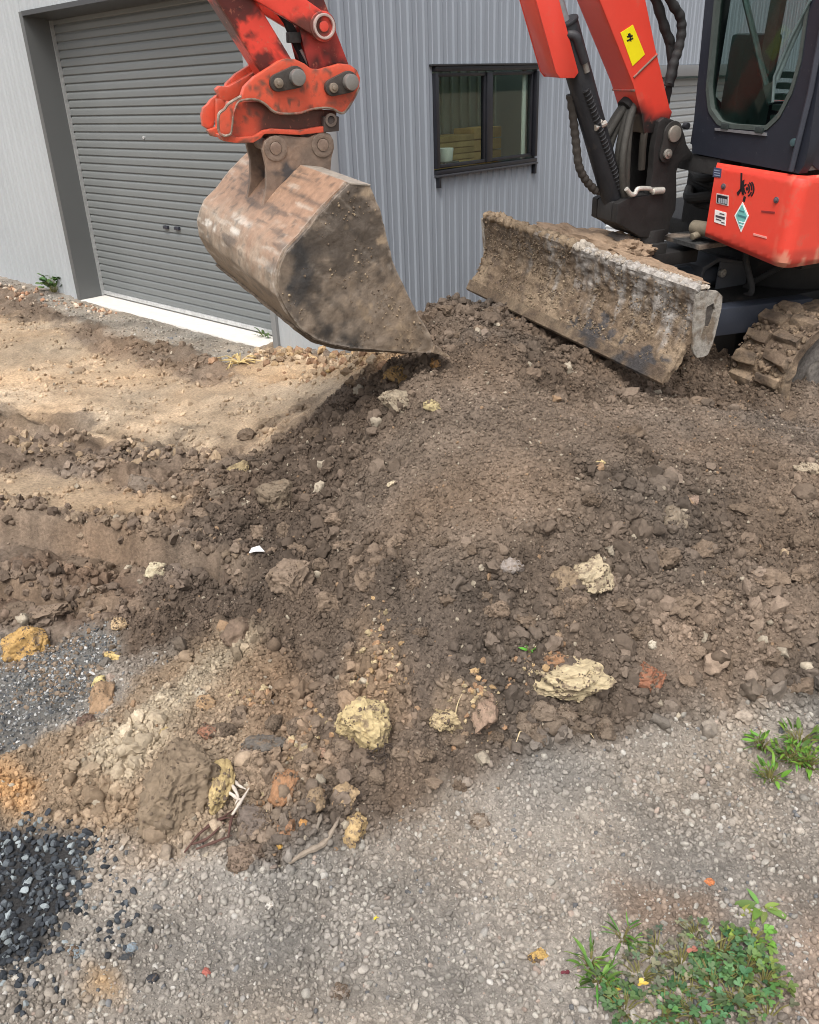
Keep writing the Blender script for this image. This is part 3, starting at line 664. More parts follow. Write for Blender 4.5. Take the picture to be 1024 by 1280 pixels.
for (x, y) in pl: vs.append((x-.10 if x > -1.8 else x, min(y, .70), zb(y)+.01))
for i in range(pts_n-1): fs.append((i+1, i, b2+i, b2+i+1))
fs.append((0, k0, base, b2)); mb.add(vs, fs)
def cover_col(P, Nn):
    n = fbm(P*8, 4, 3, .6); c = np.tile(RED, (len(P), 1))
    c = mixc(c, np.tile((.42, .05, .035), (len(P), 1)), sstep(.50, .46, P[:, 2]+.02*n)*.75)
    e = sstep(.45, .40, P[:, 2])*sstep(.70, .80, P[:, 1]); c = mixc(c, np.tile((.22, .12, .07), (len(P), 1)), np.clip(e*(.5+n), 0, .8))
    sc = sstep(.45, .6, fbm(P*[16, 16, 5], 3, 14))*sstep(.72, .80, P[:, 1]); return mixc(c, np.tile((.62, .33, .22), (len(P), 1)), sc*.55)
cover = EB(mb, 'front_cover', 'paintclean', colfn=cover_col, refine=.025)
xs = -.6185
def sticker(name, pts, col, lift=.0, parent=None, mat='matte'):
    return EB(MB().prism(PF(pts, xs), 0, xs-.002+lift, xs+.0012+lift), name, mat, parent or cover, col=col)
sticker('serial_label', [(893, 209), (902, 211), (901, 222), (891, 221)], (.06, .07, .13))
for k in range(3): sticker('label_line', [(893+.3, 212+3*k), (900, 213.2+3*k), (900, 214.2+3*k), (893, 213+3*k)], (.25, .3, .4), .0013)
mt_ = sticker('hour_meter', [(896, 241.5), (911, 244.5), (910.5, 257.5), (895.5, 254)], (.55, .5, .48)); sticker('meter_face', [(897, 243), (910, 245.7), (909.5, 256), (896.5, 253)], (.02, .02, .025), .0013)
for k in range(4): sticker('meter_digit', [(899+2.7*k, 247.3+.5*k), (901+2.7*k, 247.7+.5*k), (900.8+2.7*k, 253.6+.5*k), (898.8+2.7*k, 253+.5*k)], (.33, .35, .38), .0026)
wl = sticker('warning_label', [(894, 262), (908, 266), (907, 282), (893, 277.5)], (.8, .78, .76))
for q in ([(900, 266), (906, 267.6), (906, 269), (900, 267.3)], [(895, 268.5), (906.5, 271.5), (906.3, 274.5), (895, 271)], [(895.5, 273), (902, 275), (902, 276.3), (895.5, 274.3)], [(902, 277), (906, 278.2), (906, 279.5), (902, 278.3)]): sticker('label_line', q, (.07, .06, .07), .0013)
dm = sticker('diamond_sticker', [(928.5, 252.5), (936, 270), (926.5, 290.5), (918.3, 269.5)], (.82, .84, .82)); sticker('diamond_face', [(928.3, 255.5), (934.2, 270), (926.6, 287), (920.3, 269.5)], (.16, .47, .44), .0013)
for q in ([(924.6, 262), (931, 264), (931, 265.6), (924.6, 263.6)], [(923, 267.5), (933, 270.6), (933, 273.2), (923, 270)]): sticker('label_line', q, (.06, .2, .22), .0026)
for q in ([(924.5, 276), (931, 278), (931, 279.2), (924.5, 277.2)], [(925, 280), (929.5, 281.4), (929.5, 282.4), (925, 281)]): sticker('label_line', q, (.75, .85, .83), .0026)
# black radiating mark: a centre, broken arcs and a stem
def arcpts(cx, cy, rx, ry, a0, a1, w, n=10):
    o = [(cx+rx*math.cos(a), cy+ry*math.sin(a)) for a in np.linspace(a0, a1, n)]; i = [(cx+(rx-w)*math.cos(a), cy+(ry-w*1.1)*math.sin(a)) for a in np.linspace(a1, a0, n)]; return o+i
mk = sticker('black_emblem', arcpts(934, 236, 1.6, 2.2, 0, 6.28, 1.2), (.015, .012, .015))
for rx, ry, a0, a1 in ((4.2, 6.6, -1.2, 1.1), (4.2, 6.6, 1.9, 3.3), (4.2, 6.6, 3.7, 4.6), (7, 10, -1.0, .2), (7, 10, .45, 1.3), (9.6, 12.5, -.8, .9), (7, 10, 2.2, 3.0)): sticker('emblem_arc', arcpts(933.5, 236, rx, ry, a0, a1, 1.5), (.015, .012, .015))
for q in ([(926, 216), (928, 216.5), (927, 238), (925.5, 240)], [(921, 241), (927, 234), (928, 236), (922.5, 245)], [(930, 245), (932.5, 246), (931, 252.5), (928.5, 251.5)], [(928, 226), (930.5, 224.5), (929.5, 243), (927.5, 243)]): sticker('emblem_bar', q, (.015, .012, .015))
sticker('small_lettering', [(952, 263), (968.5, 264.5), (968.5, 266.8), (952, 265.3)], (.25, .03, .03)); sticker('pale_lettering', [(942, 291.5), (958.5, 296), (958.3, 298.4), (942, 294)], (.74, .30, .26))
for px, py in ((904.5, 233), (970.5, 250)):
    q = mz(px, py, 0, xs); EB(MB().cyl((xs-.004, q[1], q[2]), (xs+.003, q[1], q[2]), .013, 18).cyl((xs+.003, q[1], q[2]), (xs+.010, q[1], q[2]), .008, 6), 'cover_bolt', 'steel', cover, col=(.16, .15, .17), bevel=.001)
# ---- cab
gl = PF([(893, 5), (887, 70), (883, 112), (886, 140), (898, 157), (915, 161), (958, 164), (975, 148), (991, 117), (1002, 78), (1010, 20)], -.65)
gl = [(.125, 2.16)]+[(y, z) for y, z in gl]+[(.655, 2.16)]
fo = [(.030, 2.28), (.062, 1.43), (.112, .845), (.117, .802), (.77, .792), (.79, .85), (.768, 1.116), (.742, 1.45), (.72, 2.28)]
cab = EB(MB().ring(fo, gl, 0, -.70, -.65, 90), 'cab', 'navy', col=NAVY, bevel=0)
inset = [(np.mean([p[0] for p in gl])+(y-np.mean([p[0] for p in gl]))*.94, 1.5+(z-1.5)*.965) for y, z in gl]
EB(MB().ring([(np.mean([p[0] for p in gl])+(y-np.mean([p[0] for p in gl]))*.998, 1.5+(z-1.5)*.998) for y, z in gl], inset, 0, -.685, -.645, 90), 'window_seal', 'rubber', cab, col=(.06, .075, .07))
EB(MB().prism(gl, 0, -.676, -.671), 'windscreen', 'cabglass', cab)
EB(MB().prism([(-.652, .795), (-.652, .85), (-.652, 1.116), (-.655, 1.45), (-.66, 2.28), (-1.95, 2.28), (-1.95, .795)], 1, -.03+.755, .755-.0).__class__().ring([(-.705, .795), (-.705, 2.27), (-1.95, 2.27), (-1.95, .795)], [(-.78, 1.02), (-.78, 2.15), (-1.85, 2.15), (-1.85, 1.02)], 1, .70, .745, 64), 'cab_door', 'navy', cab, col=NAVY, bevel=0)
EB(MB().box(-1.85, -.78, .72, .726, 1.02, 2.15), 'door_glass', 'cabglass', cab)
EB(MB().ring([(-.705, .795), (-.705, 2.27), (-1.95, 2.27), (-1.95, .795)], [(-.78, 1.0), (-.78, 2.15), (-1.85, 2.15), (-1.85, 1.0)], 1, .045, .085, 64), 'cab_side', 'navy', cab, col=NAVY)
EB(MB().ring([(.05, .795), (.05, 2.27), (.74, 2.27), (.74, .795)], [(.12, 1.15), (.12, 2.15), (.67, 2.15), (.67, 1.15)], 0, -1.98, -1.93, 64), 'cab_rear', 'navy', cab, col=NAVY)
EB(MB().box(-2.0, -.63, .01, .76, 2.285, 2.36), 'cab_roof', 'navy', cab, col=NAVY, bevel=.03)
EB(MB().box(-1.95, -.71, .06, .74, .795, .84), 'cab_floor', 'black', cab, col=(.10, .12, .115))
EB(MB().box(-1.55, -1.15, .22, .60, .845, 1.15), 'seat', 'rubber', cab, col=(.07, .08, .08), bevel=.04)
EB(MB().prism([(-1.50, 1.15), (-1.40, 1.18), (-1.52, 1.85), (-1.62, 1.85)], 1, .24, .58), 'seat_back', 'rubber', cab, col=(.07, .085, .083), bevel=.03)
EB(MB().box(-1.05, -.82, .08, .18, .845, 1.30), 'control_console', 'navy', cab, col=(.13, .17, .165), bevel=.02)
for k in range(6): EB(MB().box(-.98, -.93, .30, .48, .90+.045*k, .925+.045*k), 'vent_slot', 'black', cab, col=(.16, .2, .19))
EB(MB().tube(spline([(-1.0, .52, .85), (-.95, .5, 1.15), (-.9, .47, 1.45)]), .012, 8).cyl((-.9, .47, 1.45), (-.89, .465, 1.55), .022, 12, .018), 'control_lever', 'rubber', cab, col=(.04, .04, .04))
EB(MB().bar((-.74, 1.15), (-.74, 1.9), .03, .37, .43), 'steering_lever', 'black', cab, col=(.16, .22, .21)).rotation_euler = (0, 0, 0)
def yz_tube(pts, x, r): return MB().tube([(x, *PF([p], x)[0]) for p in pts], r, 8)
EB(yz_tube([(930, -8), (944, 50), (955, 95), (963, 130)], -.72, .014), 'cab_strut', 'steel', cab, col=(.36, .41, .41))
EB(yz_tube([(1013, 0), (990, 45), (968, 96), (966, 128)], -.642, .006), 'wiper_arm', 'black', cab, col=(.10, .14, .14))
EB(yz_tube([(1010, 10), (985, 65), (971, 100)], -.660, .010), 'wiper_blade', 'black', cab, col=(.16, .22, .22))
EB(MB().prism(PF([(954, 108), (966, 102), (965, 128), (957, 120)], -.68), 0, -.69, -.68), 'wiper_bracket', 'steel', cab, col=(.40, .44, .44))
EB(MB().prism(PF([(894, 160), (958, 166), (958, 170), (894, 163)], -.645), 0, -.66, -.642), 'sill_strip', 'steel', cab, col=(.28, .29, .31))
for px, py in ((907, 158), (950, 162.5)):
    q = mz(px, py, 0, -.645); EB(MB().box(-.66, -.636, q[1]-.022, q[1]+.022, q[2]-.012, q[2]+.012), 'hinge', 'black', cab, col=(.03, .04, .04), bevel=.003)
q = mz(994, 178, 0, -.65); EB(MB().cyl((-.65, q[1], q[2]), (-.635, q[1], q[2]), .016, 14), 'cab_bolt', 'navy', cab, col=(.05, .09, .10), bevel=.003)
q = mz(862, 158, 0, -.66); EB(MB().cyl((-.66, q[1]-.01, q[2]), (-.66, q[1]-.035, q[2]), .016, 12), 'cab_bolt', 'navy', cab, col=(.03, .03, .035), bevel=.003)
EB(MB().tube([(-.635, .735, .80), (-.635, .75, 1.10), (-.64, .735, 1.45), (-.65, .70, 2.2)], .012, 8), 'grab_rail', 'navy', cab, col=(.04, .045, .06))
# ---- swing post and boom foot
yb0, yb1 = -.07, .125
bk = [(824, 152), (831, 147), (842, 150), (851, 156), (856, 168), (858, 180), (866, 192), (862, 199), (850, 203), (846, 215), (846, 245), (845, 262), (838, 276), (836, 292), (822, 300), (800, 296), (780, 284), (770, 279), (772, 255), (785, 248), (812, 244), (816, 215), (818, 185)]
br = EB(MB().prism(P2(bk, yb1), 1, .085, yb1), 'swing_post', 'black', col=BLK, bevel=.006, refine=.04, disp=lambda P: .002*fbm(P*30, 3, 5))
EB(MB().prism(P2(bk, yb1), 1, yb0, -.03), 'swing_plate', 'black', br, col=BLK, bevel=.006)
EB(MB().prism(P2([(770, 279), (772, 255), (785, 248), (846, 240), (846, 262), (836, 292), (822, 300), (800, 296), (780, 284)], yb1), 1, -.03, .084), 'swing_core', 'black', br, col=(.028, .027, .027), bevel=.012)
EB(MB().cyl((-.50, .05, .46), (-.50, .05, .28), .09, 28).box(-.75, -.43, -.06, .17, .285, .35), 'swing_pivot', 'black', br, col=BLK, bevel=.008)
EB(MB().box(-.54, -.46, .11, .165, .30, .40), 'post_lug', 'black', br, col=(.026, .026, .026), bevel=.006)
q = mz(784, 306, 1, .10); EB(MB().cyl((q[0], -.02, q[2]), (q[0], .10, q[2]), .042, 20), 'swing_pin', 'black', br, col=(.12, .1, .085), bevel=.006)
p1, p2 = mz(841, 167, 1, .13), mz(832.5, 192, 1, .13)
EB(MB().prism([(p1[0]+.055*math.cos(a), p1[2]+.055*math.sin(a)) for a in np.linspace(-.3, 3.3, 12)]+[(p2[0]+.04*math.cos(a), p2[2]+.04*math.sin(a)) for a in np.linspace(3.0, 6.2, 10)], 1, .126, .136), 'keeper_plate', 'black', br, col=(.035, .033, .032), bevel=.003)
EB(MB().cyl((p1[0], .136, p1[2]), (p1[0], .150, p1[2]), .036, 28), 'pin', 'steel', br, col=(.34, .31, .27), bevel=.004)
EB(MB().cyl((p2[0], .136, p2[2]), (p2[0], .150, p2[2]), .022, 20).cyl((p2[0], .15, p2[2]), (p2[0], .158, p2[2]), .012, 6), 'bolt', 'steel', br, col=(.34, .32, .29), bevel=.003)
# ---- boom
yn, yf = .10, -.06
boom_pts = [(-.49, .90), (-.515, .985), (-.497, 1.0), (-.364, 1.254), (-.28, 1.43), (-.02, 1.98), (.30, 2.40), (.75, 2.66), (1.55, 2.72), (1.66, 2.66), (1.55, 2.58), (.82, 2.44), (.50, 2.16), (.24, 1.86), (-.035, 1.43), (-.263, 1.109), (-.335, .98), (-.36, .90)]
def boom_col(P, Nn):
    n = fbm(P*7, 4, 3); c = np.tile(RED, (len(P), 1))
    return mixc(c, np.tile((.02, .018, .018), (len(P), 1)), sstep(1.03, .96, P[:, 2]+.03*n))
boom = EB(MB().prism(boom_pts, 1, yf, yn), 'boom', 'paintclean', colfn=boom_col, refine=.05, bevel=.006)
sy = yn+.0008
st = EB(MB().prism(P2([(775.6, 41), (791, 31), (806, 68), (790.5, 82.6)], yn), 1, yn-.002, sy+.0012), 'warning_sticker', 'matte', boom, col=(.85, .72, .01))
for q in ([(786, 41), (788, 42), (789, 52), (787, 51)], [(783, 45), (790, 44), (790.5, 46), (784, 47)], [(783, 50), (791, 47), (791.5, 48.6), (784, 52)], [(784.5, 42), (786, 42), (787, 46), (785, 46)], [(789, 43), (790.5, 43.5), (790, 47), (788.6, 46)]):
    EB(MB().prism(P2(q, yn), 1, sy+.0011, sy+.0022), 'sticker_symbol', 'matte', st, col=(.02, .02, .015))
w0, w1 = mz(792, 97, 1, yn), mz(821.5, 68, 1, yn); EB(MB().tube([(w0[0], yn, w0[2]), (w1[0], yn, w1[2])], .005, 8), 'weld_bead', 'paint', boom, col=RED)
w0, w1 = mz(767, 112, 1, yf), mz(794, 113, 1, yn); EB(MB().tube([(w0[0]+.004, yf, w0[2]), (w1[0]+.004, yn, w1[2])], .005, 8), 'weld_bead', 'paint', boom, col=RED)
hc = np.array([-.322, .02, 1.015]); EB(MB().tube([hc+(.022, 0, -.018), hc+(-.05, 0, .04)], [.046, .046], 24), 'hose_port', 'rubber', boom, col=(.012, .011, .011), bevel=.004)
for k, (dy, sw) in enumerate(((-.03, .06), (-.005, .03), (.02, .0), (.045, -.02), (.0, .09), (.06, .02))):
    pth = spline([(-.34, .02+dy*.5, 1.05), (-.29+sw*.4, .02+dy, .95), (-.265+sw, .02+dy*1.5, .80), (-.30+sw*.7, .02+dy*1.3, .64), (-.38, .02+dy, .54)])
    EB(MB().tube(pth, .02-.002*(k % 3), 12), 'hydraulic_hose', 'rubber', col=np.array((.04, .038, .034))*(1+.4*(k % 2)))
EB(MB().tube(spline([(-.40, .07, 1.0), (-.375, .085, .88), (-.385, .085, .74)]), .017, 10), 'hydraulic_hose', 'rubber', col=(.035, .03, .025))
EB(MB().prism(P2([(776, 158), (796, 138), (815, 146), (818, 245), (785, 248), (768, 205)], -.06), 1, -.072, -.06), 'dark_gap_plate', 'black', col=(.02, .019, .018), bevel=.004)  # dark plate added to black out the see-through gap behind the hoses
for pts, r in (([(806, -30), (820, 0), (831, 35), (840, 60), (842, 85), (836, 108)], .022), ([(822, -40), (838, 0), (850, 20), (852, 40), (848, 62), (842, 80), (836, 104)], .021), ([(815, -10), (828, 28), (838, 68), (836, 110), (832, 132)], .016)):
    c = [mz(px, py, 1, .03+(.03 if r == .021 else -.02)) for px, py in pts]; pp = spline(c, 8)
    EB(MB().tube(pp, [r*(1+.10*math.sin(i*1.3)) for i in range(len(pp))], 12), 'hydraulic_hose', 'rubber', col=(.03, .03, .031))
# ---- boom cylinder with guard
cb, ct = mz(770, 258, 1, .03), mz(706, 30, 1, .03)
cyl = EB(MB().cyl(cb, ct, .057, 32).cyl(ct, ct+(ct-cb)*.015, .061, 32), 'boom_cylinder', 'black', col=(.026, .027, .031), bevel=.004)
cd = (ct-cb)/np.linalg.norm(ct-cb); EB(MB().cyl(ct, ct+cd*.75, .024, 24), 'piston_rod', 'steel', cyl, col=(.35, .36, .38))
EB(MB().tube([cb-cd*.05+(0, -.07, 0), cb-cd*.05+(0, .09, 0)], .055, 24).cyl(cb-cd*.05, cb+cd*.02, .052, 24), 'cylinder_eye', 'black', cyl, col=BLK, bevel=.006)
gq = P2([(655, -20), (684, -20), (714, 90), (709, 97), (691, 97), (686, 90)], .03)
EB(MB().prism(gq, 1, .075, .085).prism(P2([(655, -20), (661, -20), (692, 97), (686, 90)], .03), 1, -.03, .0745).prism(gq, 1, -.04, -.031), 'cylinder_guard', 'paintclean', cyl, col=RED, bevel=.003)
s0, s1 = mz(733, 112, 1, .085), mz(776, 238, 1, .085); pth = []; ax_ = (s1-s0)
for i in range(0, 220):
    t = i/219; a = t*26*2*math.pi; e1 = np.array([0, 1, 0]); e2 = np.cross(ax_/np.linalg.norm(ax_), e1); pth.append(s0+ax_*t+(e1*math.cos(a)+e2*math.sin(a))*.015)
EB(MB().tube(pth, .0034, 5), 'hose_coil', 'rubber', cyl, col=(.035, .036, .04)); EB(MB().tube([s0, s1], .0145, 10), 'hydraulic_hose', 'rubber', cyl, col=(.02, .02, .022))
f0 = mz(720, 46, 1, .09); f1 = mz(725, 60, 1, .09); f2 = mz(731, 78, 1, .09)
EB(MB().tube(spline([f0+np.array([.03, -.02, .01]), f0, f1, f2]), .02, 12), 'hose_elbow', 'black', cyl, col=(.035, .035, .04)); EB(MB().cyl(f2, mz(734, 90, 1, .09), .013, 12), 'hose_fitting', 'steel', cyl, col=(.35, .34, .32))
f0 = mz(744, 160, 1, .085); f1 = mz(757, 154, 1, .085); EB(MB().cyl(f0, f1, .014, 10).cyl(mz(748, 158, 1, .09), mz(752, 150, 1, .09), .008, 8), 'hose_clamp', 'steel', cyl, col=(.5, .47, .42))
lp = spline([mz(*p, 1, .0) for p in [(713, 118), (717, 150), (720, 178), (724, 208), (733, 226), (745, 238), (752, 236)]], 8)
EB(MB().tube(lp, [.019*(1+.14*math.sin(i*2.1)) for i in range(len(lp))], 12), 'hydraulic_hose', 'rubber', cyl, col=(.055, .048, .042))
lv = [mz(*p, 1, .13) for p in [(783, 236), (789, 243), (794, 242), (798, 236), (812, 236), (816, 239), (829, 238)]]
EB(MB().tube(spline(lv, 6), .011, 10).cyl(lv[-2], lv[-1], .016, 12), 'grease_pipe', 'steel', br, col=(.62, .60, .55))
# ---- stick and links
stick = EB(MB().prism([(1.247, 1.20), (1.26, 1.24), (1.30, 1.42), (1.43, 1.9), (1.55, 2.6), (1.62, 2.78), (1.78, 2.78), (1.74, 2.5), (1.45, 1.95), (1.195, 1.43), (1.105, 1.215), (1.09, 1.15), (1.16, 1.12)], 1, -.055, .075), 'stick', 'paint', refine=.03, bevel=.006, colfn=red_grime(DRED, .34, (.03, .012, .012), 7, 3))
EB(MB().tube([(1.60, -.07, 2.68), (1.60, .11, 2.68)], .05, 24), 'stick_pin', 'steel', stick, col=(.3, .3, .3))
J = (1.60, 1.56); hp1 = mz(366, 96, 1, .13); hp2 = mz(433, 103, 1, .13); bo = mz(405, 33, 1, .115)
link = EB(MB().bar((hp1[0]+.01, hp1[2]-.01), J, .125, -.05, .075, .12), 'bucket_link', 'paint', refine=.025, bevel=.012, colfn=red_grime(RED, .38, (.04, .015, .014), 9, 8))
EB(MB().cyl((J[0], -.1, J[1]), (J[0], .12, J[1]), .05, 24), 'link_pin', 'paint', link, col=DRED, bevel=.005)
glk = EB(MB().bar((bo[0], bo[2]), J, .085, .08, .105, .11).bar((bo[0], bo[2]), J, .085, -.085, -.06, .11).cyl((bo[0], .078, bo[2]), (bo[0], .112, bo[2]), .05, 32), 'guide_link', 'paint', refine=.025, bevel=.005, colfn=red_grime(RED, .14, seed=12))
EB(MB().ring([(bo[0]+.042*math.cos(a), bo[2]+.042*math.sin(a)) for a in np.linspace(0, 6.2, 30)], [(bo[0]+.033*math.cos(a), bo[2]+.033*math.sin(a)) for a in np.linspace(0, 6.2, 30)], 1, .110, .125, 40), 'pin_rim', 'steel', glk, col=(.62, .5, .46), bevel=.002)
EB(MB().cyl((bo[0], .10, bo[2]), (bo[0], .119, bo[2]), .018, 20), 'pin', 'paint', glk, col=RED, bevel=.002)
for k in range(3):
    p0_, p1_ = mz(330+8*k, -10, 1, .02), mz(382+2*k, 86, 1, .02); mid = (p0_+p1_)/2+np.array([-.03+.02*k, .0, .0])
    EB(MB().tube(spline([p0_, mid, p1_]), .014, 10), 'hydraulic_hose', 'rubber', col=(.02, .021, .024))
q = mz(366, 46, 1, .05); EB(MB().box(q[0]-.03, q[0]+.02, .03, .06, q[2]-.02, q[2]+.015), 'hose_clamp', 'black', col=(.05, .05, .05), bevel=.004)
EB(MB().tube([mz(376, 62, 1, .04), mz(388, 85, 1, .04)], .006, 8), 'grease_pipe', 'steel', stick, col=(.4, .4, .4))
# ---- quick hitch
def cz(pts): return [(260+x/5.12, 60+y/5.12) for x, y in pts]
hu = cz([(215, 310), (235, 250), (300, 185), (400, 122), (450, 88), (500, 68), (560, 72), (620, 100), (660, 132), (720, 137), (780, 120), (850, 100), (910, 106), (955, 140), (975, 190), (970, 250), (930, 330), (880, 405), (850, 415), (800, 388), (740, 382), (660, 392), (600, 412), (520, 420), (450, 414), (410, 396), (360, 352), (300, 328), (230, 332), (190, 352), (165, 420), (155, 500), (145, 550), (110, 562), (75, 540), (68, 470), (75, 420), (110, 392), (130, 362), (165, 335)])
hl = cz([(150, 350), (360, 350), (420, 395), (850, 405), (850, 535), (740, 545), (600, 560), (420, 552), (370, 556), (350, 582), (300, 610), (190, 612), (110, 600), (85, 562), (150, 540)])
hyn = .13
def hitch_col(P, Nn):
    n = fbm(P*14, 4, 3, .6); c = np.tile((.64, .095, .048), (len(P), 1)); n2 = fbm(P*55, 3, 9)
    c = mixc(c, np.tile((.12, .07, .05), (len(P), 1)), sstep(.38, .62, n2)*.85)
    return mixc(c, np.tile((.5, .09, .05), (len(P), 1)), sstep(.0, .6, n)*.6)
hitch = EB(MB().prism(P2(hu, hyn), 1, .098, hyn), 'quick_hitch', 'paint', refine=.02, colfn=hitch_col, bevel=.0035)
def hitch_shade_col(P, Nn):
    c = hitch_col(P, Nn); w = sstep(1.53, 1.46, P[:, 0]+.03*fbm(P*20, 3, 2)); return mixc(c, np.tile((.075, .035, .028), (len(P), 1)), w*.95)  # hitch red with the recess shade painted in towards the machine
EB(MB().prism(P2(hl, hyn), 1, .05, .088), 'hitch_body', 'paint', hitch, refine=.02, colfn=hitch_shade_col, bevel=.004)
for pts in ([(215, 310), (170, 335), (130, 362), (110, 392), (75, 420), (68, 470), (75, 540), (110, 562)], [(110, 562), (145, 550), (155, 500), (165, 420), (190, 352), (230, 332), (300, 328), (360, 352), (410, 396), (450, 414), (520, 420), (600, 412), (660, 392), (740, 382), (800, 388), (850, 415), (880, 405), (930, 330), (970, 250)]):
    e_ = [(a, hyn-.004, b) for a, b in P2(cz(pts), hyn)]
    EB(MB().tube(spline(e_, 3), .0055, 8), 'hitch_edge', 'wornsteel', hitch, refine=.02, colfn=lambda P, Nn: mixc(np.tile((.20, .14, .105), (len(P), 1)), np.tile((.40, .085, .05), (len(P), 1)), sstep(.1, .5, fbm(P*30, 3, 6))))
lower_lip = cz([(150, 545), (190, 575), (300, 570), (370, 530), (420, 520), (600, 528), (740, 505), (850, 500), (850, 535), (740, 545), (600, 560), (420, 552), (370, 556), (350, 582), (300, 610), (190, 612), (110, 600), (90, 570)])
EB(MB().prism(P2(lower_lip, hyn), 1, .0885, .112), 'hitch_lip', 'paint', hitch, refine=.02, colfn=hitch_col, bevel=.003)
EB(MB().prism(P2(hl, hyn), 1, -.09, -.06).prism(P2(hu, hyn), 1, -.13, -.10), 'hitch_far_plate', 'paint', hitch, refine=.03, colfn=hitch_col, bevel=.003)
hb = P2(cz([(190, 420), (520, 440), (840, 430), (840, 530), (190, 560)]), hyn); EB(MB().prism(hb, 1, -.059, .049), 'hitch_core', 'black', hitch, col=(.05, .03, .025), bevel=.006)
EB(MB().prism(P2(cz([(750, 440), (850, 440), (850, 535), (750, 545)]), hyn), 1, .0885, .115), 'hitch_lock', 'black', hitch, col=(.07, .055, .05), bevel=.004)
q = mz(*cz([(785, 460)])[0], 1, .115); EB(MB().ring([(q[0]+.024*math.cos(a), q[2]+.024*math.sin(a)) for a in np.linspace(0, 6.2, 20)], [(q[0]+.015*math.cos(a), q[2]+.015*math.sin(a)) for a in np.linspace(0, 6.2, 20)], 1, .112, .122, 24), 'lock_eye', 'steel', hitch, col=(.2, .16, .14))
lg = P2(cz([(35, 262), (60, 240), (110, 245), (200, 195), (330, 120), (345, 160), (250, 240), (150, 330), (100, 375), (60, 320)]), -.10); EB(MB().prism(lg, 1, -.1, -.06), 'hitch_lug', 'paint', hitch, refine=.03, colfn=hitch_col, bevel=.004)
for (x, y, bx, by) in ((552, 185, 437, 222), (890, 215, 787, 252)):
    c0 = mz(*cz([(x, y)])[0], 1, hyn); c1 = mz(*cz([(bx, by)])[0], 1, hyn)
    d = np.array([c1[0]-c0[0], c1[2]-c0[2]]); a0 = math.atan2(d[1], d[0])
    kp = [(c0[0]+.037*math.cos(a), c0[2]+.037*math.sin(a)) for a in np.linspace(a0+1.4, a0+4.88, 12)]+[(c1[0]+.029*math.cos(a), c1[2]+.029*math.sin(a)) for a in np.linspace(a0-1.4, a0+1.4, 10)]
    k_ = EB(MB().prism(kp, 1, hyn, hyn+.022), 'keeper_plate', 'black', hitch, col=(.055, .047, .042), bevel=.004)
    EB(MB().cyl((c0[0], hyn+.02, c0[2]), (c0[0], hyn+.052, c0[2]), .028, 30), 'pin', 'steel', hitch, col=(.27, .26, .245), bevel=.005)
    EB(MB().cyl((c1[0], hyn+.02, c1[2]), (c1[0], hyn+.034, c1[2]), .017, 20).cyl((c1[0], hyn+.034, c1[2]), (c1[0], hyn+.042, c1[2]), .009, 6), 'bolt', 'steel', hitch, col=(.30, .25, .20), bevel=.002)
# ---- bucket
def cb2(pts): return [(240+x/3.2, 190+y/3.2) for x, y in pts]
YN, YF = .57, -.53
side = P2(cb2([(630, 128), (712, 135), (728, 170), (745, 215), (770, 290), (800, 430), (850, 540), (900, 640), (945, 715), (968, 770), (955, 800), (870, 802), (820, 797), (730, 790), (640, 785), (560, 770), (500, 750), (430, 700), (380, 630), (350, 570), (345, 500), (360, 445), (380, 400), (440, 340), (520, 240), (580, 180)]), YN)
def side_col(P, Nn):
    n = fbm(P*6, 5, 3, .6); n2 = fbm(P*24, 4, 7, .6)
    c = mixc(np.tile((.105, .085, .068), (len(P), 1)), np.tile((.225, .178, .135), (len(P), 1)), sstep(-.15, .45, n+.5*n2))
    c = mixc(c, np.tile((.25, .19, .135), (len(P), 1)), np.clip(sstep(1.30, 1.12, P[:, 0]+.35*(P[:, 2]-.45)+.09*n)*(.7+.5*n2), 0, 1))
    dk = sstep(.5, .1, np.hypot((P[:, 0]-1.33)*2.4, (P[:, 2]-.33)*4.0)+.4*n); c = mixc(c, np.tile((.042, .042, .043), (len(P), 1)), np.clip(dk*(.95+.5*n2), 0, 1))
    g_ = np.c_[(P[:, 0]+P[:, 2])*3, (P[:, 0]-P[:, 2])*55, P[:, 1]]; sc = fbm(g_, 3, 41); c = mixc(c, np.tile((.30, .26, .215), (len(P), 1)), sstep(.45, .8, sc)*.45); c = mixc(c, np.tile((.05, .045, .04), (len(P), 1)), sstep(.4, .8, -sc)*.4)
    dk = sstep(.5, .1, np.hypot((P[:, 0]-1.54)*6, (P[:, 2]-.52)*3.2)+.45*n); c = mixc(c, np.tile((.05, .048, .047), (len(P), 1)), np.clip(dk*(.9+.5*n2), 0, 1))
    return mixc(c, np.tile((.34, .26, .18), (len(P), 1)), sstep(.62, .9, n2)*sstep(1.45, 1.2, P[:, 0]))
sdisp = lambda P: .004*fbm(P*18, 4, 5)+.004*np.maximum(0, fbm(P*32, 3, 9)-.2)*sstep(1.42, 1.2, P[:, 0])
bucket = EB(MB().prism(side, 1, YN-.02, YN), 'bucket', 'wornsteel', refine=.016, colfn=side_col, disp=sdisp)
EB(MB().prism(side, 1, YF, YF+.02), 'bucket_side', 'mudsteel', bucket, refine=.04, colfn=side_col)
shp = [side[i] for i in (0, 25, 24, 23, 22, 21, 20, 19, 18, 17, 16, 15, 14, 13, 12, 11, 10)]
shp = [np.array(p) for p in shp]; out = []
for i, p in enumerate(shp):
    d = shp[min(i+1, len(shp)-1)]-shp[max(i-1, 0)]; d /= np.linalg.norm(d); out.append(d)
cen = np.array([1.33, .5]); inner = []; outer = []
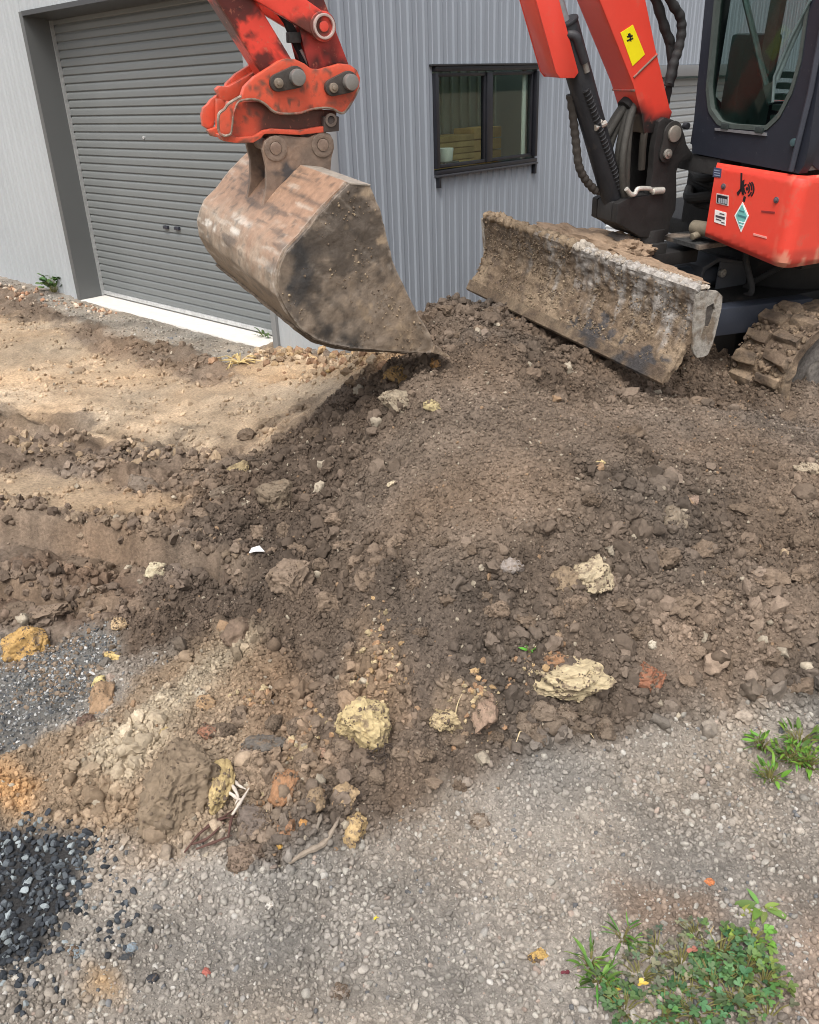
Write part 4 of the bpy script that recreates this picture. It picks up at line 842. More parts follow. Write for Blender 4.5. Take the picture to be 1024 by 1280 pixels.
for p, d in zip(shp, out):
    nn = np.array([-d[1], d[0]]); nn = nn if nn@(p-cen) > 0 else -nn; outer.append(p+nn*.008); inner.append(p-nn*.006)
def shell_col(P, Nn):
    s = np.clip((P[:, 2]-.18)/.7, 0, 1); n = fbm(P*[5, 5, 5], 5, 13, .6); st = fbm(P*[4, 3, 22], 4, 17, .6); n2 = fbm(P*26, 4, 19, .6)
    c = mixc(np.tile((.19, .145, .105), (len(P), 1)), np.tile((.34, .215, .145), (len(P), 1)), sstep(.52, .66, P[:, 2]+.04*n))
    c = mixc(c, np.tile((.43, .35, .27), (len(P), 1)), np.clip(sstep(.12, .0, np.abs(P[:, 2]-.60+.05*n))*(.6+.5*n2), 0, .85))
    c = mixc(c, np.tile((.62, .57, .50), (len(P), 1)), sstep(.35, .7, st+n2*.3)*sstep(.14, .02, np.abs(P[:, 2]-.60)))
    c = mixc(c, np.tile((.10, .085, .07), (len(P), 1)), sstep(.45, .85, n2)*.6)
    sc = fbm(P*[7, 5, 60], 3, 29); c = mixc(c, np.tile((.50, .44, .37), (len(P), 1)), sstep(.45, .75, sc)*.55*sstep(.42, .5, P[:, 2]))
    sc = fbm(P*[60, 4, 20], 3, 33); c = mixc(c, np.tile((.085, .07, .06), (len(P), 1)), sstep(.4, .75, sc)*.6)
    return mixc(c, np.tile((.125, .095, .07), (len(P), 1)), sstep(.45, .36, P[:, 2]+.05*n)*.75)
EB(MB().prism(outer+inner[::-1], 1, YF+.021, YN-.021), 'bucket_shell', 'wornsteel', bucket, refine=.02, colfn=shell_col, disp=lambda P: .002*fbm(P*20, 4, 5)+.003*np.maximum(0, fbm(P*40, 3, 9))*sstep(.5, .35, P[:, 2]))
wpf = [p for p in outer if p[1] < .44][:-1]; wo_ = []
for p in wpf:
    d_ = (p-cen)/np.linalg.norm(p-cen); wo_.append(p+d_*.012)
EB(MB().prism([tuple(p) for p in wo_]+[tuple(p) for p in wpf[::-1]], 1, YF+.03, YN-.03), 'wear_plate', 'mudsteel', bucket, refine=.03, colfn=lambda P, Nn: shell_col(P, Nn)*.92, disp=lambda P: .003*fbm(P*30, 3, 4))
tip = side[9]; EB(MB().prism([side[10], side[9], (side[9][0]-.05, side[9][1]-.045), (side[10][0]-.09, side[10][1]-.035)], 1, YF-.02, YN+.015), 'cutting_edge', 'mudsteel', bucket, refine=.03, colfn=lambda P, Nn: side_col(P, Nn)*1.1, disp=lambda P: .006*fbm(P*22, 3, 8))
EB(MB().prism(P2(cb2([(628, 122), (716, 130), (712, 137), (630, 130)]), YN), 1, YF, YN+.002), 'bucket_lip', 'wornsteel', bucket, col=(.30, .27, .23), bevel=.002)
er = cz([(345, 645), (358, 595), (400, 562), (460, 556), (560, 568), (640, 572), (700, 545), (740, 535), (780, 550), (802, 590), (806, 640), (790, 700), (782, 800), (700, 830), (600, 775), (520, 900), (420, 1040), (330, 1085), (345, 1040), (372, 900), (372, 760)])
def ear_col(P, Nn):
    n = fbm(P*11, 4, 23, .6); n2 = fbm(P*34, 3, 27); c = mixc(np.tile((.19, .14, .108), (len(P), 1)), np.tile((.27, .19, .14), (len(P), 1)), sstep(-.3, .5, n))
    d = sstep(.5, .2, np.hypot((P[:, 0]-1.36)*7, (P[:, 2]-.83)*7)+.3*n2); return mixc(c, np.tile((.06, .058, .06), (len(P), 1)), d)
for ya in (.082, -.118): EB(MB().prism(P2(er, .10), 1, ya, ya+.022), 'bucket_ear', 'wornsteel', bucket, refine=.018, colfn=ear_col, bevel=.003)
for (x, y) in ((432, 642), (733, 620)):
    c0 = mz(*cz([(x, y)])[0], 1, .104)
    EB(MB().ring([(c0[0]+.045*math.cos(a), c0[2]+.045*math.sin(a)) for a in np.linspace(0, 6.2, 30)], [(c0[0]+.024*math.cos(a), c0[2]+.024*math.sin(a)) for a in np.linspace(0, 6.2, 30)], 1, .1035, .109, 40), 'ear_boss', 'wornsteel', bucket, col=(.21, .155, .12), bevel=.001)
    EB(MB().cyl((c0[0], -.13, c0[2]), (c0[0], .113, c0[2]), .0225, 28), 'bucket_pin', 'wornsteel', bucket, col=(.24, .17, .13), bevel=.003)
q = mz(*cz([(262, 1060)])[0], 1, -.0); EB(MB().box(q[0]-.016, q[0]+.016, -.095, .08, q[2]-.03, q[2]+.006), 'ear_gusset', 'wornsteel', bucket, col=(.33, .26, .2), bevel=.006)

# ================================================================== stones, clods and crumbs
def lump_mesh(name, seed, sub=3, ang=.5, rough=.25, freq=1.6, mat=None, pd=(.55, .9), sharp=50):
    bm = bmesh.new(); bmesh.ops.create_icosphere(bm, subdivisions=sub, radius=1.0); r = random.Random(seed)
    pl = []
    for _ in range(13):
        n = Vector((r.gauss(0, 1), r.gauss(0, 1), r.gauss(0, 1))).normalized(); pl.append((n, r.uniform(*pd)))
    o = Vector((r.uniform(-50, 50), r.uniform(-50, 50), r.uniform(-50, 50)))
    for v in bm.verts:
        p = v.co.copy()
        for n, d in pl:
            k = p.dot(n)-d
            if k > 0: p -= n*k*ang
        q = v.co*freq+o
        p += v.co*(rough*mnoise.fractal(q, .9, 2.1, 4)*.6)
        if sub > 2: p += v.co*(.07+.12*rough)*(mnoise.noise(q*4.1)*.6+mnoise.noise(q*9.3)*.4)
        v.co = p
    me = bpy.data.meshes.new(name); bm.to_mesh(me); bm.free()
    me.polygons.foreach_set('use_smooth', [True]*len(me.polygons)); me.set_sharp_from_angle(angle=math.radians(sharp))
    if mat: me.materials.append(mat)
    return me
def variants(nm, n, mat, **k):
    c = bpy.data.collections.new(nm)
    for i in range(n):
        o = bpy.data.objects.new(nm+'_kind', lump_mesh(nm, i*17+hash(nm) % 97 if False else i*17+len(nm), mat=mat, **k)); c.objects.link(o)
    return c
def scatter(name, P, scl, cols, coll, mat=None):
    n = len(P); me = bpy.data.meshes.new(name); me.vertices.add(n); me.vertices.foreach_set('co', P.astype(np.float32).ravel())
    def att(nm, ty, data, key): a = me.attributes.new(nm, ty, 'POINT'); a.data.foreach_set(key, np.ascontiguousarray(data).ravel())
    att('rot', 'FLOAT_VECTOR', rng.uniform(0, 6.283, (n, 3)).astype(np.float32), 'vector')
    att('scl', 'FLOAT_VECTOR', scl.astype(np.float32), 'vector')
    c4 = np.ones((n, 4), np.float32); c4[:, :3] = np.clip(cols, 0, 1); att('col', 'FLOAT_COLOR', c4, 'color')
    att('pick', 'INT', rng.integers(0, len(coll.objects), n).astype(np.int32), 'value')
    o = bpy.data.objects.new(name, me); COL.objects.link(o)
    g = bpy.data.node_groups.new(name+'_scatter', 'GeometryNodeTree')
    g.interface.new_socket('Geometry', in_out='INPUT', socket_type='NodeSocketGeometry'); g.interface.new_socket('Geometry', in_out='OUTPUT', socket_type='NodeSocketGeometry')
    N = g.nodes.new; gi = N('NodeGroupInput'); go = N('NodeGroupOutput'); ip = N('GeometryNodeInstanceOnPoints'); ci = N('GeometryNodeCollectionInfo')
    ci.inputs['Collection'].default_value = coll; ci.inputs['Separate Children'].default_value = True; ci.inputs['Reset Children'].default_value = True
    def na(nm, ty): a = N('GeometryNodeInputNamedAttribute'); a.data_type = ty; a.inputs['Name'].default_value = nm; return a.outputs['Attribute']
    g.links.new(gi.outputs[0], ip.inputs['Points']); g.links.new(ci.outputs[0], ip.inputs['Instance']); ip.inputs['Pick Instance'].default_value = True
    g.links.new(na('pick', 'INT'), ip.inputs['Instance Index']); g.links.new(na('rot', 'FLOAT_VECTOR'), ip.inputs['Rotation']); g.links.new(na('scl', 'FLOAT_VECTOR'), ip.inputs['Scale'])
    g.links.new(ip.outputs[0], go.inputs[0])
    md = o.modifiers.new('scatter', 'NODES'); md.node_group = g
    tag(o, kind='stuff'); return o
CR = variants('crumb', 12, M['crumb'], sub=2, ang=.9, rough=.62, freq=1.7)
AN = variants('angular_stone', 10, M['stone'], sub=2, ang=1.0, rough=.06, freq=1.2, pd=(.42, .72), sharp=24)
CB = variants('broken_clod', 14, M['crumb'], sub=3, ang=.92, rough=.55, freq=1.7)
ST = variants('pebble', 10, M['stone'], sub=2, ang=.95, rough=.12, freq=1.2)
def sample(n, lo, hi, keys, zmin=.02, power=1.0, clump=0):
    x = rng.uniform(lo[0], hi[0], n); 
    y = lo[1]+(hi[1]-lo[1])*rng.uniform(0, 1, n)**power
    c, r, wz = ground_at(x, y); w = sum(wz[k] for k in keys); k = rng.uniform(0, 1, n) < w*(1 if not clump else np.clip(.5+clump*fbm(np.c_[x, y]*5.5, 3, 91), .06, 1))
    return x[k], y[k], c[k], r[k]
def in_view(x, y, margin=60):
    v = np.c_[x, y, np.full(len(x), .2)]-CAM; d = v@cF; px = 512+FPX*(v@cR)/d
    return (d > .2) & (px > -400) & (px < 1424)
SHEDL = lambda x, y: (np.c_[x-K0[0], y-K0[1]]@Wd[:2] < -.09) | (np.c_[x-K0[0], y-K0[1]]@D[:2] > .06)
def put(name, n, lo, hi, keys, coll, s0, s1, pw, colf, sink=.25, flat=.75, power=1.0, clump=0):
    x, y, c, r = sample(n, lo, hi, keys, power=power, clump=clump); k = in_view(x, y) & SHEDL(x, y); x, y, c, r = x[k], y[k], c[k], r[k]
    s = s0*(s1/s0)**(rng.uniform(0, 1, len(x))**pw)
    z = z_full(x, y, r)
    sc = s[:, None]*np.c_[rng.uniform(.8, 1.25, len(x)), rng.uniform(.8, 1.25, len(x)), rng.uniform(flat-.15, flat+.2, len(x))]
    return scatter(name, np.c_[x, y, z+s*(.5-sink)], sc, colf(c, len(x)), coll)
def pal_gravel(c, n):
    k = rng.uniform(0, 1, n)[:, None]; b = rng.uniform(.70, 1.32, n)[:, None]
    base = np.where(k < .80, c*1.06, np.where(k < .94, (.31, .29, .255), np.where(k < .962, (.38, .36, .33), np.where(k < .98, (.30, .24, .20), (.15, .152, .155)))))
    return base*b
def pal_soil(c, n):
    b = rng.uniform(.68, 1.38, n)[:, None]; o = c*b; k = rng.uniform(0, 1, n)
    return np.where((k > .982)[:, None], np.array((.36, .31, .24))*rng.uniform(.7, 1.2, n)[:, None], np.where(((k > .974) & (k <= .982))[:, None], np.array((.28, .19, .12)), o))
def pal_chip(c, n): 
    k = rng.uniform(0, 1, n)[:, None]; return np.where(k < .45, (.095, .10, .105), np.where(k < .75, (.20, .205, .20), (.44, .44, .43)))*rng.uniform(.7, 1.3, n)[:, None]
def pal_dark(c, n):
    k = rng.uniform(0, 1, n)[:, None]; return np.where(k < .6, (.035, .040, .047), np.where(k < .88, (.085, .097, .108), (.24, .27, .28)))*rng.uniform(.7, 1.3, n)[:, None]
put('gravel', 110000, (-1.5, .7), (1.9, 2.5), ['grav'], ST, .0018, .0090, 1.8, pal_gravel, sink=.32)
put('coarse_gravel', 13000, (-1.4, .7), (1.9, 2.4), ['grav'], ST, .0065, .0135, 2.2, pal_gravel, clump=1.6)
put('shed_gravel', 14000, (-5.5, 4.5), (0, 11), ['grav'], ST, .006, .018, 2, pal_gravel)
put('soil_crumbs', 190000, (-1.6, 1.5), (2.6, 4.4), ['soil', 'clay', 'fine'], CR, .0025, .0085, 1.9, pal_soil, power=1.3)
put('coarse_crumbs', 38000, (-1.6, 1.5), (2.6, 4.8), ['soil', 'clay'], CR, .006, .016, 2.6, pal_soil, power=1.2, clump=1.3)
put('small_clods', 8500, (-1.6, 1.5), (2.6, 5.2), ['soil', 'clay', 'brown'], CR, .012, .030, 2.6, pal_soil, sink=.3, clump=1.8)
put('yard_crumbs', 42000, (-5.2, 2.0), (.6, 8.5), ['brown', 'tan', 'bank'], CR, .004, .021, 3.0, pal_soil, sink=.3, clump=1.2)
put('grey_chips', 46000, (-2.0, 1.0), (-.4, 3.6), ['chips'], AN, .0025, .0078, 1.6, pal_chip)
put('coarse_chips', 5000, (-2.0, 1.0), (-.4, 3.6), ['chips'], AN, .005, .012, 2, pal_chip, clump=1.5)
put('chip_dirt', 26000, (-2.0, 1.2), (-.4, 3.4), ['chips'], CR, .003, .012, 2.4, lambda c, n: np.array((.20, .155, .115))*rng.uniform(.7, 1.4, (n, 1)), clump=1.5)
put('dark_pebbles', 5200, (-1.3, .9), (-.4, 1.8), ['dark'], AN, .006, .0145, 1.5, pal_dark, sink=.1)
put('broken_clods', 2600, (.15, 1.6), (2.0, 3.3), ['soil'], CB, .012, .042, 2.0, pal_soil, sink=.38, clump=1.6)
put('flank_clods', 2600, (-1.5, 1.6), (.25, 3.6), ['soil', 'brown', 'clay'], CB, .011, .036, 2.2, pal_soil, sink=.38, clump=1.6)
put('crest_clods', 1500, (-.6, 3.2), (1.4, 5.2), ['soil'], CB, .014, .045, 1.8, pal_soil, sink=.38, clump=1.4)
put('yard_clods', 2600, (-4, 2.6), (.2, 6.5), ['brown'], CB, .012, .04, 2.4, pal_soil, sink=.42, clump=1.8)
def scatter_along(name, pts, n, spread, s0, s1, pal, coll=CR):
    xy = np.array([g2(*p)[:2] for p in pts]); q = np.concatenate([xy+rng.normal(0, spread, xy.shape) for _ in range(n)]); q = q[SHEDL(q[:, 0], q[:, 1])]
    s = rng.uniform(s0, s1, len(q)); pc = np.array(pal)[rng.integers(0, len(pal), len(q))]*rng.uniform(.75, 1.25, (len(q), 1))
    return scatter(name, np.c_[q, z_full(q[:, 0], q[:, 1])+s*.2], s[:, None]*rng.uniform(.6, 1.2, (len(q), 3)), pc, coll)
scatter_along('corner_rubble_bits', [(345, 440), (370, 438), (395, 444), (420, 448), (445, 452), (470, 458), (360, 450), (400, 456), (330, 452)], 26, .11, .012, .04, [(.40, .28, .16), (.42, .33, .23), (.30, .19, .12), (.25, .18, .12)], CB)
scatter_along('lip_clods', [(0, 642), (25, 646), (50, 650), (80, 656), (110, 664), (140, 672), (170, 680), (200, 686), (230, 692), (260, 700), (300, 708)], 13, .03, .008, .03, [(.17, .128, .095), (.23, .175, .125), (.14, .105, .08)], CB)
scatter_along('ledge_clods', [(0, 722), (20, 725), (45, 731), (70, 738), (95, 745), (120, 752), (150, 758)], 13, .03, .008, .032, [(.16, .12, .09), (.13, .098, .075)], CB)
scatter_along('ridge_clods', [(30, 556), (60, 560), (90, 560), (120, 566), (150, 562), (180, 572), (210, 568), (240, 578)], 15, .07, .01, .035, [(.17, .13, .1), (.24, .18, .13), (.30, .225, .15)], CB)
scatter_along('ochre_crumbs', [(470, 800), (480, 830), (465, 860), (450, 880), (485, 860), (600, 880), (590, 900), (690, 828), (655, 840), (330, 880), (370, 960), (350, 1010), (400, 920)], 34, .035, .003, .013, [(.38, .26, .14), (.32, .2, .12), (.45, .36, .22), (.22, .16, .11)], CB)
scatter_along('leaf_litter', [(5, 362), (40, 368), (80, 378), (110, 384), (130, 392), (20, 372)], 22, .10, .01, .03, [(.34, .19, .12), (.45, .3, .2), (.25, .17, .12), (.5, .42, .33)])
x, y = [], []
xy = np.array([g2(*p)[:2] for p in [(60, 1200), (105, 1100), (140, 1140), (30, 1235), (120, 1070), (150, 1180)]])
xs_ = np.concatenate([xy+rng.normal(0, .035, xy.shape) for _ in range(16)]); s = rng.uniform(.006, .012, len(xs_))
scatter('strewn_dark_pebbles', np.c_[xs_, z_full(xs_[:, 0], xs_[:, 1])+s*.35], s[:, None]*rng.uniform(.7, 1.2, (len(xs_), 3)), pal_dark(None, len(xs_)), AN)

LAND = []; USED = set()
def where_label(px, py, what):
    """a label that places a clod or weed by the nearest things one can find"""
    L = sorted(LAND, key=lambda a: math.hypot(a[1]-px, a[2]-py))
    for n_ in range(1, 9):
        for k in range(0, min(9, len(L))):
            nm, lx, ly = L[k]; dx, dy = px-lx, py-ly
            if abs(dx) > 2*abs(dy): w = 'right of' if dx > 0 else 'left of'
            elif abs(dy) > 2*abs(dx): w = 'below' if dy > 0 else 'above'
            else: w = ('below' if dy > 0 else 'above')+(' and right of' if dx > 0 else ' and left of')
            far = math.hypot(dx, dy); w = ('just ' if far < 35 else 'some way ' if far < 110 else 'far ')+w
            t = what+' '+w+' the '+nm
            if n_ > 1: t += ', '+['', 'second', 'third', 'fourth', 'fifth', 'sixth', 'seventh', 'eighth'][n_-1]+' nearest'
            if t not in USED and len(t.split()) <= 16: USED.add(t); return t
    return what
def rock(name, px, py, w, h, col, label, ang=.8, rough=.25, mat='rock', cat='rock', group=None, sink=.3, rot=None, freq=1.5, sub=4):
    """one stone or clod; w, h = its size in the photograph, turned into metres at its distance"""
    p = g2(px, py+h*.12); d = (p-CAM)@cF; s = d/FPX
    sx, sz = w*s/2*1.12, h*s/2*1.12
    seed = int(px*7+py*13); o = bpy.data.objects.new(name, lump_mesh(name, seed, sub, ang, rough, freq, M[mat])); COL.objects.link(o)
    z = float(z_full(np.array([p[0]]), np.array([p[1]]))[0]); hz = min(sx, sz)*.95
    th = math.radians(random.uniform(-20, 20)) if rot is None else math.radians(rot)
    o.location = (p[0], p[1]+sz*.3, max(z, p[2]-.02)+hz*(.5-sink)); o.scale = (sx, max(sz*1.05, sx*.7), hz); o.rotation_euler = (random.uniform(-.25, .25), th, random.uniform(-.4, .4)) if rot is None else (.1, th, 0)
    o.color = (*col, 1); tag(o, label, cat, group)
    if mat == 'rock': LAND.append((SHORT.get(name, name.replace('_', ' ')), px, py))
    return o
SHORT = {'grey_rock': 'pinkish grey rock', 'round_rock': 'dark round rock', 'pale_rock': 'cream speckled rock', 'brown_rock': 'lumpy brown rock', 'clay_slab': 'pale yellow slab', 'rust_rock': 'rust red lump', 'gravel_lump': 'upright grey brown rock', 'edge_rock': 'pale flat rock', 'small_tan_stone': 'tiny tan stone', 'white_pebble': 'tiny pale pebble', 'ochre_rock': 'bright ochre lump', 'ledge_rock': 'pale ledge under the bucket'}
CREAM = (.40, .33, .225); YEL = (.46, .365, .20); OCH = (.40, .255, .10); BR = (.165, .122, .09); GB = (.20, .165, .13); RUST = (.25, .115, .07); TANR = (.36, .27, .165)
for a in [
 ('pale_rock', 740, 718, 56, 50, CREAM, 'pale cream speckled rock embedded high on the right side of the mound'),
 ('brown_rock', 706, 726, 38, 42, (.24, .18, .12), 'lumpy brown rock touching the left side of the cream speckled rock'),
 ('grey_rock', 643, 708, 34, 24, (.27, .235, .21), 'rounded pinkish grey rock lying alone in the middle of the mound'),
 ('clay_slab', 706, 858, 108, 44, (.45, .37, .235), 'long pale yellow clay slab above a nest of dark clods', ),
 ('orange_clay', 690, 832, 36, 24, (.33, .19, .11), 'orange stained clay piece sitting on top of the pale yellow slab'),
 ('yellow_clay', 455, 924, 62, 60, YEL, 'bright yellow clay lump near the foot of the mound'),
 ('yellow_chunk', 560, 908, 44, 34, (.42, .335, .20), 'pale yellow chunk with a dark clod right under it'),
 ('crusted_rock', 604, 900, 36, 62, (.29, .205, .15), 'pinkish orange crusted rock standing right of the pale yellow chunk'),
 ('rust_rock', 811, 848, 48, 36, RUST, 'rust red crumbling lump on the right of the mound'),
 ('ochre_rock', 28, 805, 54, 52, OCH, 'bright ochre lump at the left edge beside the grey chips'),
 ('crumbly_chunk', 127, 877, 36, 46, (.31, .21, .13), 'tan crumbly chunk at the right rim of the grey chips'),
 ('yellow_stone', 125, 857, 18, 17, (.6, .5, .25), 'small lemon yellow stone on top of the tan crumbly chunk'),
 ('pink_stone', 139, 851, 12, 17, (.42, .33, .27), 'small smooth pinkish stone beside the lemon yellow stone'),
 ('brown_stone', 108, 907, 24, 20, (.17, .115, .09), 'dark brown stone just below the tan crumbly chunk'),
 ('cream_rock', 199, 723, 30, 28, (.46, .40, .28), 'cream white rock sitting in the wheel rut on the left'),
 ('dark_rock', 216, 729, 24, 22, (.17, .13, .1), 'dark brown stone touching the right side of the cream white rock in the rut'),
 ('round_rock', 320, 1036, 56, 44, (.155, .125, .105), 'dark flat topped round rock at the foot of the mound beside the roots'),
 ('heavy_rock', 308, 1075, 44, 38, (.20, .15, .115), 'brown rock on the gravel directly below the dark round rock'),
 ('pointed_rock', 444, 1040, 36, 42, (.46, .33, .17), 'yellow tan pointed rock lying on the gravel by the bent root'),
 ('tan_rock', 432, 1012, 34, 34, (.36, .26, .155), 'tan knobbly rock just above the yellow tan pointed rock'),
 ('long_rock', 396, 1022, 26, 40, (.26, .19, .12), 'long brown rock left of the tan knobbly rock'),
 ('orange_stone', 383, 1046, 17, 18, (.48, .25, .09), 'small orange stone below the long brown rock'),
 ('amber_stone', 351, 1061, 14, 15, (.50, .30, .08), 'small amber stone right of the dark round rock'),
 ('rusty_stone', 362, 1050, 24, 30, (.28, .16, .095), 'rusty brown stone between the amber and the orange stone'),
 ('rust_clod', 358, 1005, 30, 50, (.30, .165, .09), 'rusty clod above the rusty brown stone'),
 ('beam_clod', 330, 945, 50, 20, (.13, .115, .10), 'long dark grey clod lying above the pale roots'),
 ('pale_stone', 312, 962, 20, 14, (.36, .28, .22), 'pale pinkish stone just under the long dark grey clod'),
 ('pinkish_clod', 405, 942, 18, 30, (.32, .21, .15), 'pinkish clod left of the bright yellow clay lump'),
 ('big_clod', 370, 750, 60, 58, (.205, .155, .115), 'largest brown earth clod on the left side of the mound'),
 ('slab_clod', 297, 800, 36, 58, (.18, .13, .095), 'upright flat clod leaning on the lower left of the mound'),
 ('ochre_block', 503, 466, 46, 38, (.36, .23, .10), 'ochre and brown block right under the bucket edge'),
 ('orange_block', 546, 462, 18, 18, (.40, .22, .09), 'small orange block right of the bucket tip'),
 ('ledge_rock', 500, 520, 46, 26, (.27, .225, .165), 'pale ledge of rock below the bucket with a dark hollow under it'),
 ('lemon_rock', 540, 520, 22, 14, (.40, .33, .18), 'small yellowish rock at the right end of the pale ledge'),
 ('tan_stone', 150, 789, 22, 18, (.45, .33, .2), 'tan stone above the yellow flake by the grey chips'),
 ('yellow_flake', 143, 827, 22, 11, (.60, .45, .2), 'flat yellow flake on the upper right of the grey chips'),
 ('gravel_lump', 848, 650, 36, 40, (.22, .18, .135), 'upright grey brown rock high on the right of the mound'),
 ('capping_stone', 863, 632, 23, 18, (.27, .195, .15), 'pinkish brown stone capping the upright grey brown rock'),
 ('edge_rock', 1011, 591, 30, 18, (.36, .3, .22), 'pale flat rock at the right edge of the photo'),
 ('small_tan_stone', 979, 705, 10, 12, (.42, .32, .21), 'tiny tan stone alone on the far right of the mound'),
 ('white_pebble', 816, 808, 12, 12, (.5, .45, .36), 'tiny pale pebble above the rust red lump'),
 ('olive_clod', 300, 600, 32, 30, (.33, .26, .15), 'yellowish clod on the upper left flank of the mound'),
 ('flank_clod', 291, 636, 46, 26, (.15, .118, .09), 'wide dark clod below the yellowish clod on the left flank'),
 ('yard_clod', 180, 620, 34, 26, (.18, .145, .115), 'dark rounded clod alone on the tan dirt above the rut'),
 ('split_clod', 345, 640, 50, 40, (.185, .145, .105), 'broad brown clod left of the smooth slope'),
 ('brick_bit', 368, 582, 16, 8, (.50, .17, .10), 'small red brick fragment on the upper mound'),
 ('cream_chip', 490, 616, 12, 9, (.55, .47, .33), 'cream chip of stone in the middle of the upper mound'),
 ('straw_chip', 750, 578, 16, 7, (.6, .48, .25), 'straw coloured chip on the mound below the blade'),
 ('slate_stone', 342, 883, 13, 11, (.17, .165, .16), 'small slate grey stone at the left foot of the mound'),
 ('whitish_stone', 252, 873, 20, 14, (.42, .37, .29), 'whitish stone on the pale dusty ridge'),
 ('ochre_stone', 208, 925, 15, 14, (.5, .38, .19), 'yellow stone just above the big clay boulder'),
 ('rust_slab', 262, 924, 30, 18, (.29, .15, .1), 'flat reddish brown stone right above the big clay boulder'),
 ('clay_piece', 258, 888, 26, 22, (.34, .23, .135), 'orange tan clay piece on the pale dusty ridge'),
 ('gravel_clod', 600, 1027, 24, 18, (.27, .225, .18), 'round dusty clod alone in the middle of the gravel'),
 ('pale_gravel_stone', 873, 967, 13, 11, (.42, .38, .33), 'pale flat stone on the smooth gravel left of the green weeds'),
 ('terracotta_bit', 886, 1103, 14, 9, (.58, .21, .09), 'orange terracotta fragment on the gravel above the weeds'),
 ('yellow_crumb', 672, 1200, 26, 20, (.50, .33, .12), 'yellow clay crumb on the gravel left of the weed patch'),
 ('grey_clod', 425, 1242, 24, 19, (.26, .22, .185), 'grey clod at the bottom of the gravel'),
 ('blue_stone', 97, 1193, 24, 12, (.30, .34, .36), 'long pale bluish stone right of the dark pebbles'),
 ('black_stone', 190, 1226, 17, 13, (.045, .05, .06), 'single black stone on the gravel at lower left'),
 ('blueish_pebble', 165, 1189, 16, 13, (.20, .24, .27), 'bluish pebble leaning on a dark pebble at lower left'),
 ('dark_pebble', 158, 1200, 18, 12, (.06, .065, .07), 'dark pebble tucked under the bluish pebble'),
 ('white_stone', 338, 1135, 13, 10, (.55, .52, .47), 'white oval pebble on the gravel below the bent root'),
 ('red_chip', 258, 1219, 10, 12, (.45, .15, .12), 'small red chip in the gravel at lower left'),
 ('wall_rubble', 398, 436, 18, 10, (.55, .38, .2), 'yellow tan rubble piece at the shed corner under the bucket'),
 ('corner_rubble', 362, 434, 16, 9, (.5, .45, .38), 'pale rubble piece at the foot of the shed corner'),
 ('corner_brick', 380, 437, 14, 8, (.4, .2, .12), 'reddish rubble piece between the pale and the yellow tan piece'),
 ('flat_shard', 415, 467, 16, 6, (.5, .36, .17), 'flat yellow shard on the dirt under the bucket'),
 ]: rock(*a, sub=5 if a[3] > 40 else 4 if a[3] > 20 else 3, **(dict(rough=.30, ang=.92, freq=1.9, sink=.30 if a[0] in ('clay_slab', 'pale_rock', 'yellow_chunk') else .48) if any(w in a[0] for w in ('clay', 'yellow', 'ochre', 'rust', 'crust', 'crumbly', 'orange', 'cream', 'pale_rock')) else dict(rough=.34, sink=.38)))
# dark clods nested under the clay slab and other clods one can pick out
nest = [(682, 905, 34, 30), (706, 897, 30, 34), (735, 893, 34, 36), (754, 905, 24, 30), (664, 920, 36, 28), (695, 922, 30, 24), (724, 918, 34, 24), (655, 893, 32, 26), (757, 920, 24, 22), (640, 935, 30, 22), (672, 938, 26, 18)]
for k, (px, py, w, h) in enumerate(nest):
    rock('earth_clod', px, py, w, h, np.array((.16, .125, .095))*random.uniform(.85, 1.25), where_label(px, py, 'dark angular clod in the nest'), ang=.95, mat='clod', cat='clod', group='clods under the clay slab')
foot = [(572, 932, 26, 20), (535, 905, 24, 20), (500, 960, 22, 18), (530, 965, 26, 16), (470, 985, 22, 18), (452, 965, 20, 16), (300, 980, 40, 26), (340, 985, 30, 26), (415, 985, 34, 26), (385, 965, 28, 26), (430, 955, 24, 22), (575, 985, 18, 14), (540, 985, 26, 12), (372, 925, 20, 30), (300, 905, 26, 26), (280, 925, 30, 20), (345, 920, 22, 18), (600, 950, 20, 14), (620, 930, 18, 16)]
for px, py, w, h in foot:
    rock('foot_clod', px, py, w, h, np.array((.165, .125, .092))*random.uniform(.85, 1.35), where_label(px, py, 'brown clod at the mound foot'), mat='clod', cat='clod', group='clods along the foot of the mound', ang=.8, rough=.35)
slope = []
rr_ = random.Random(5)
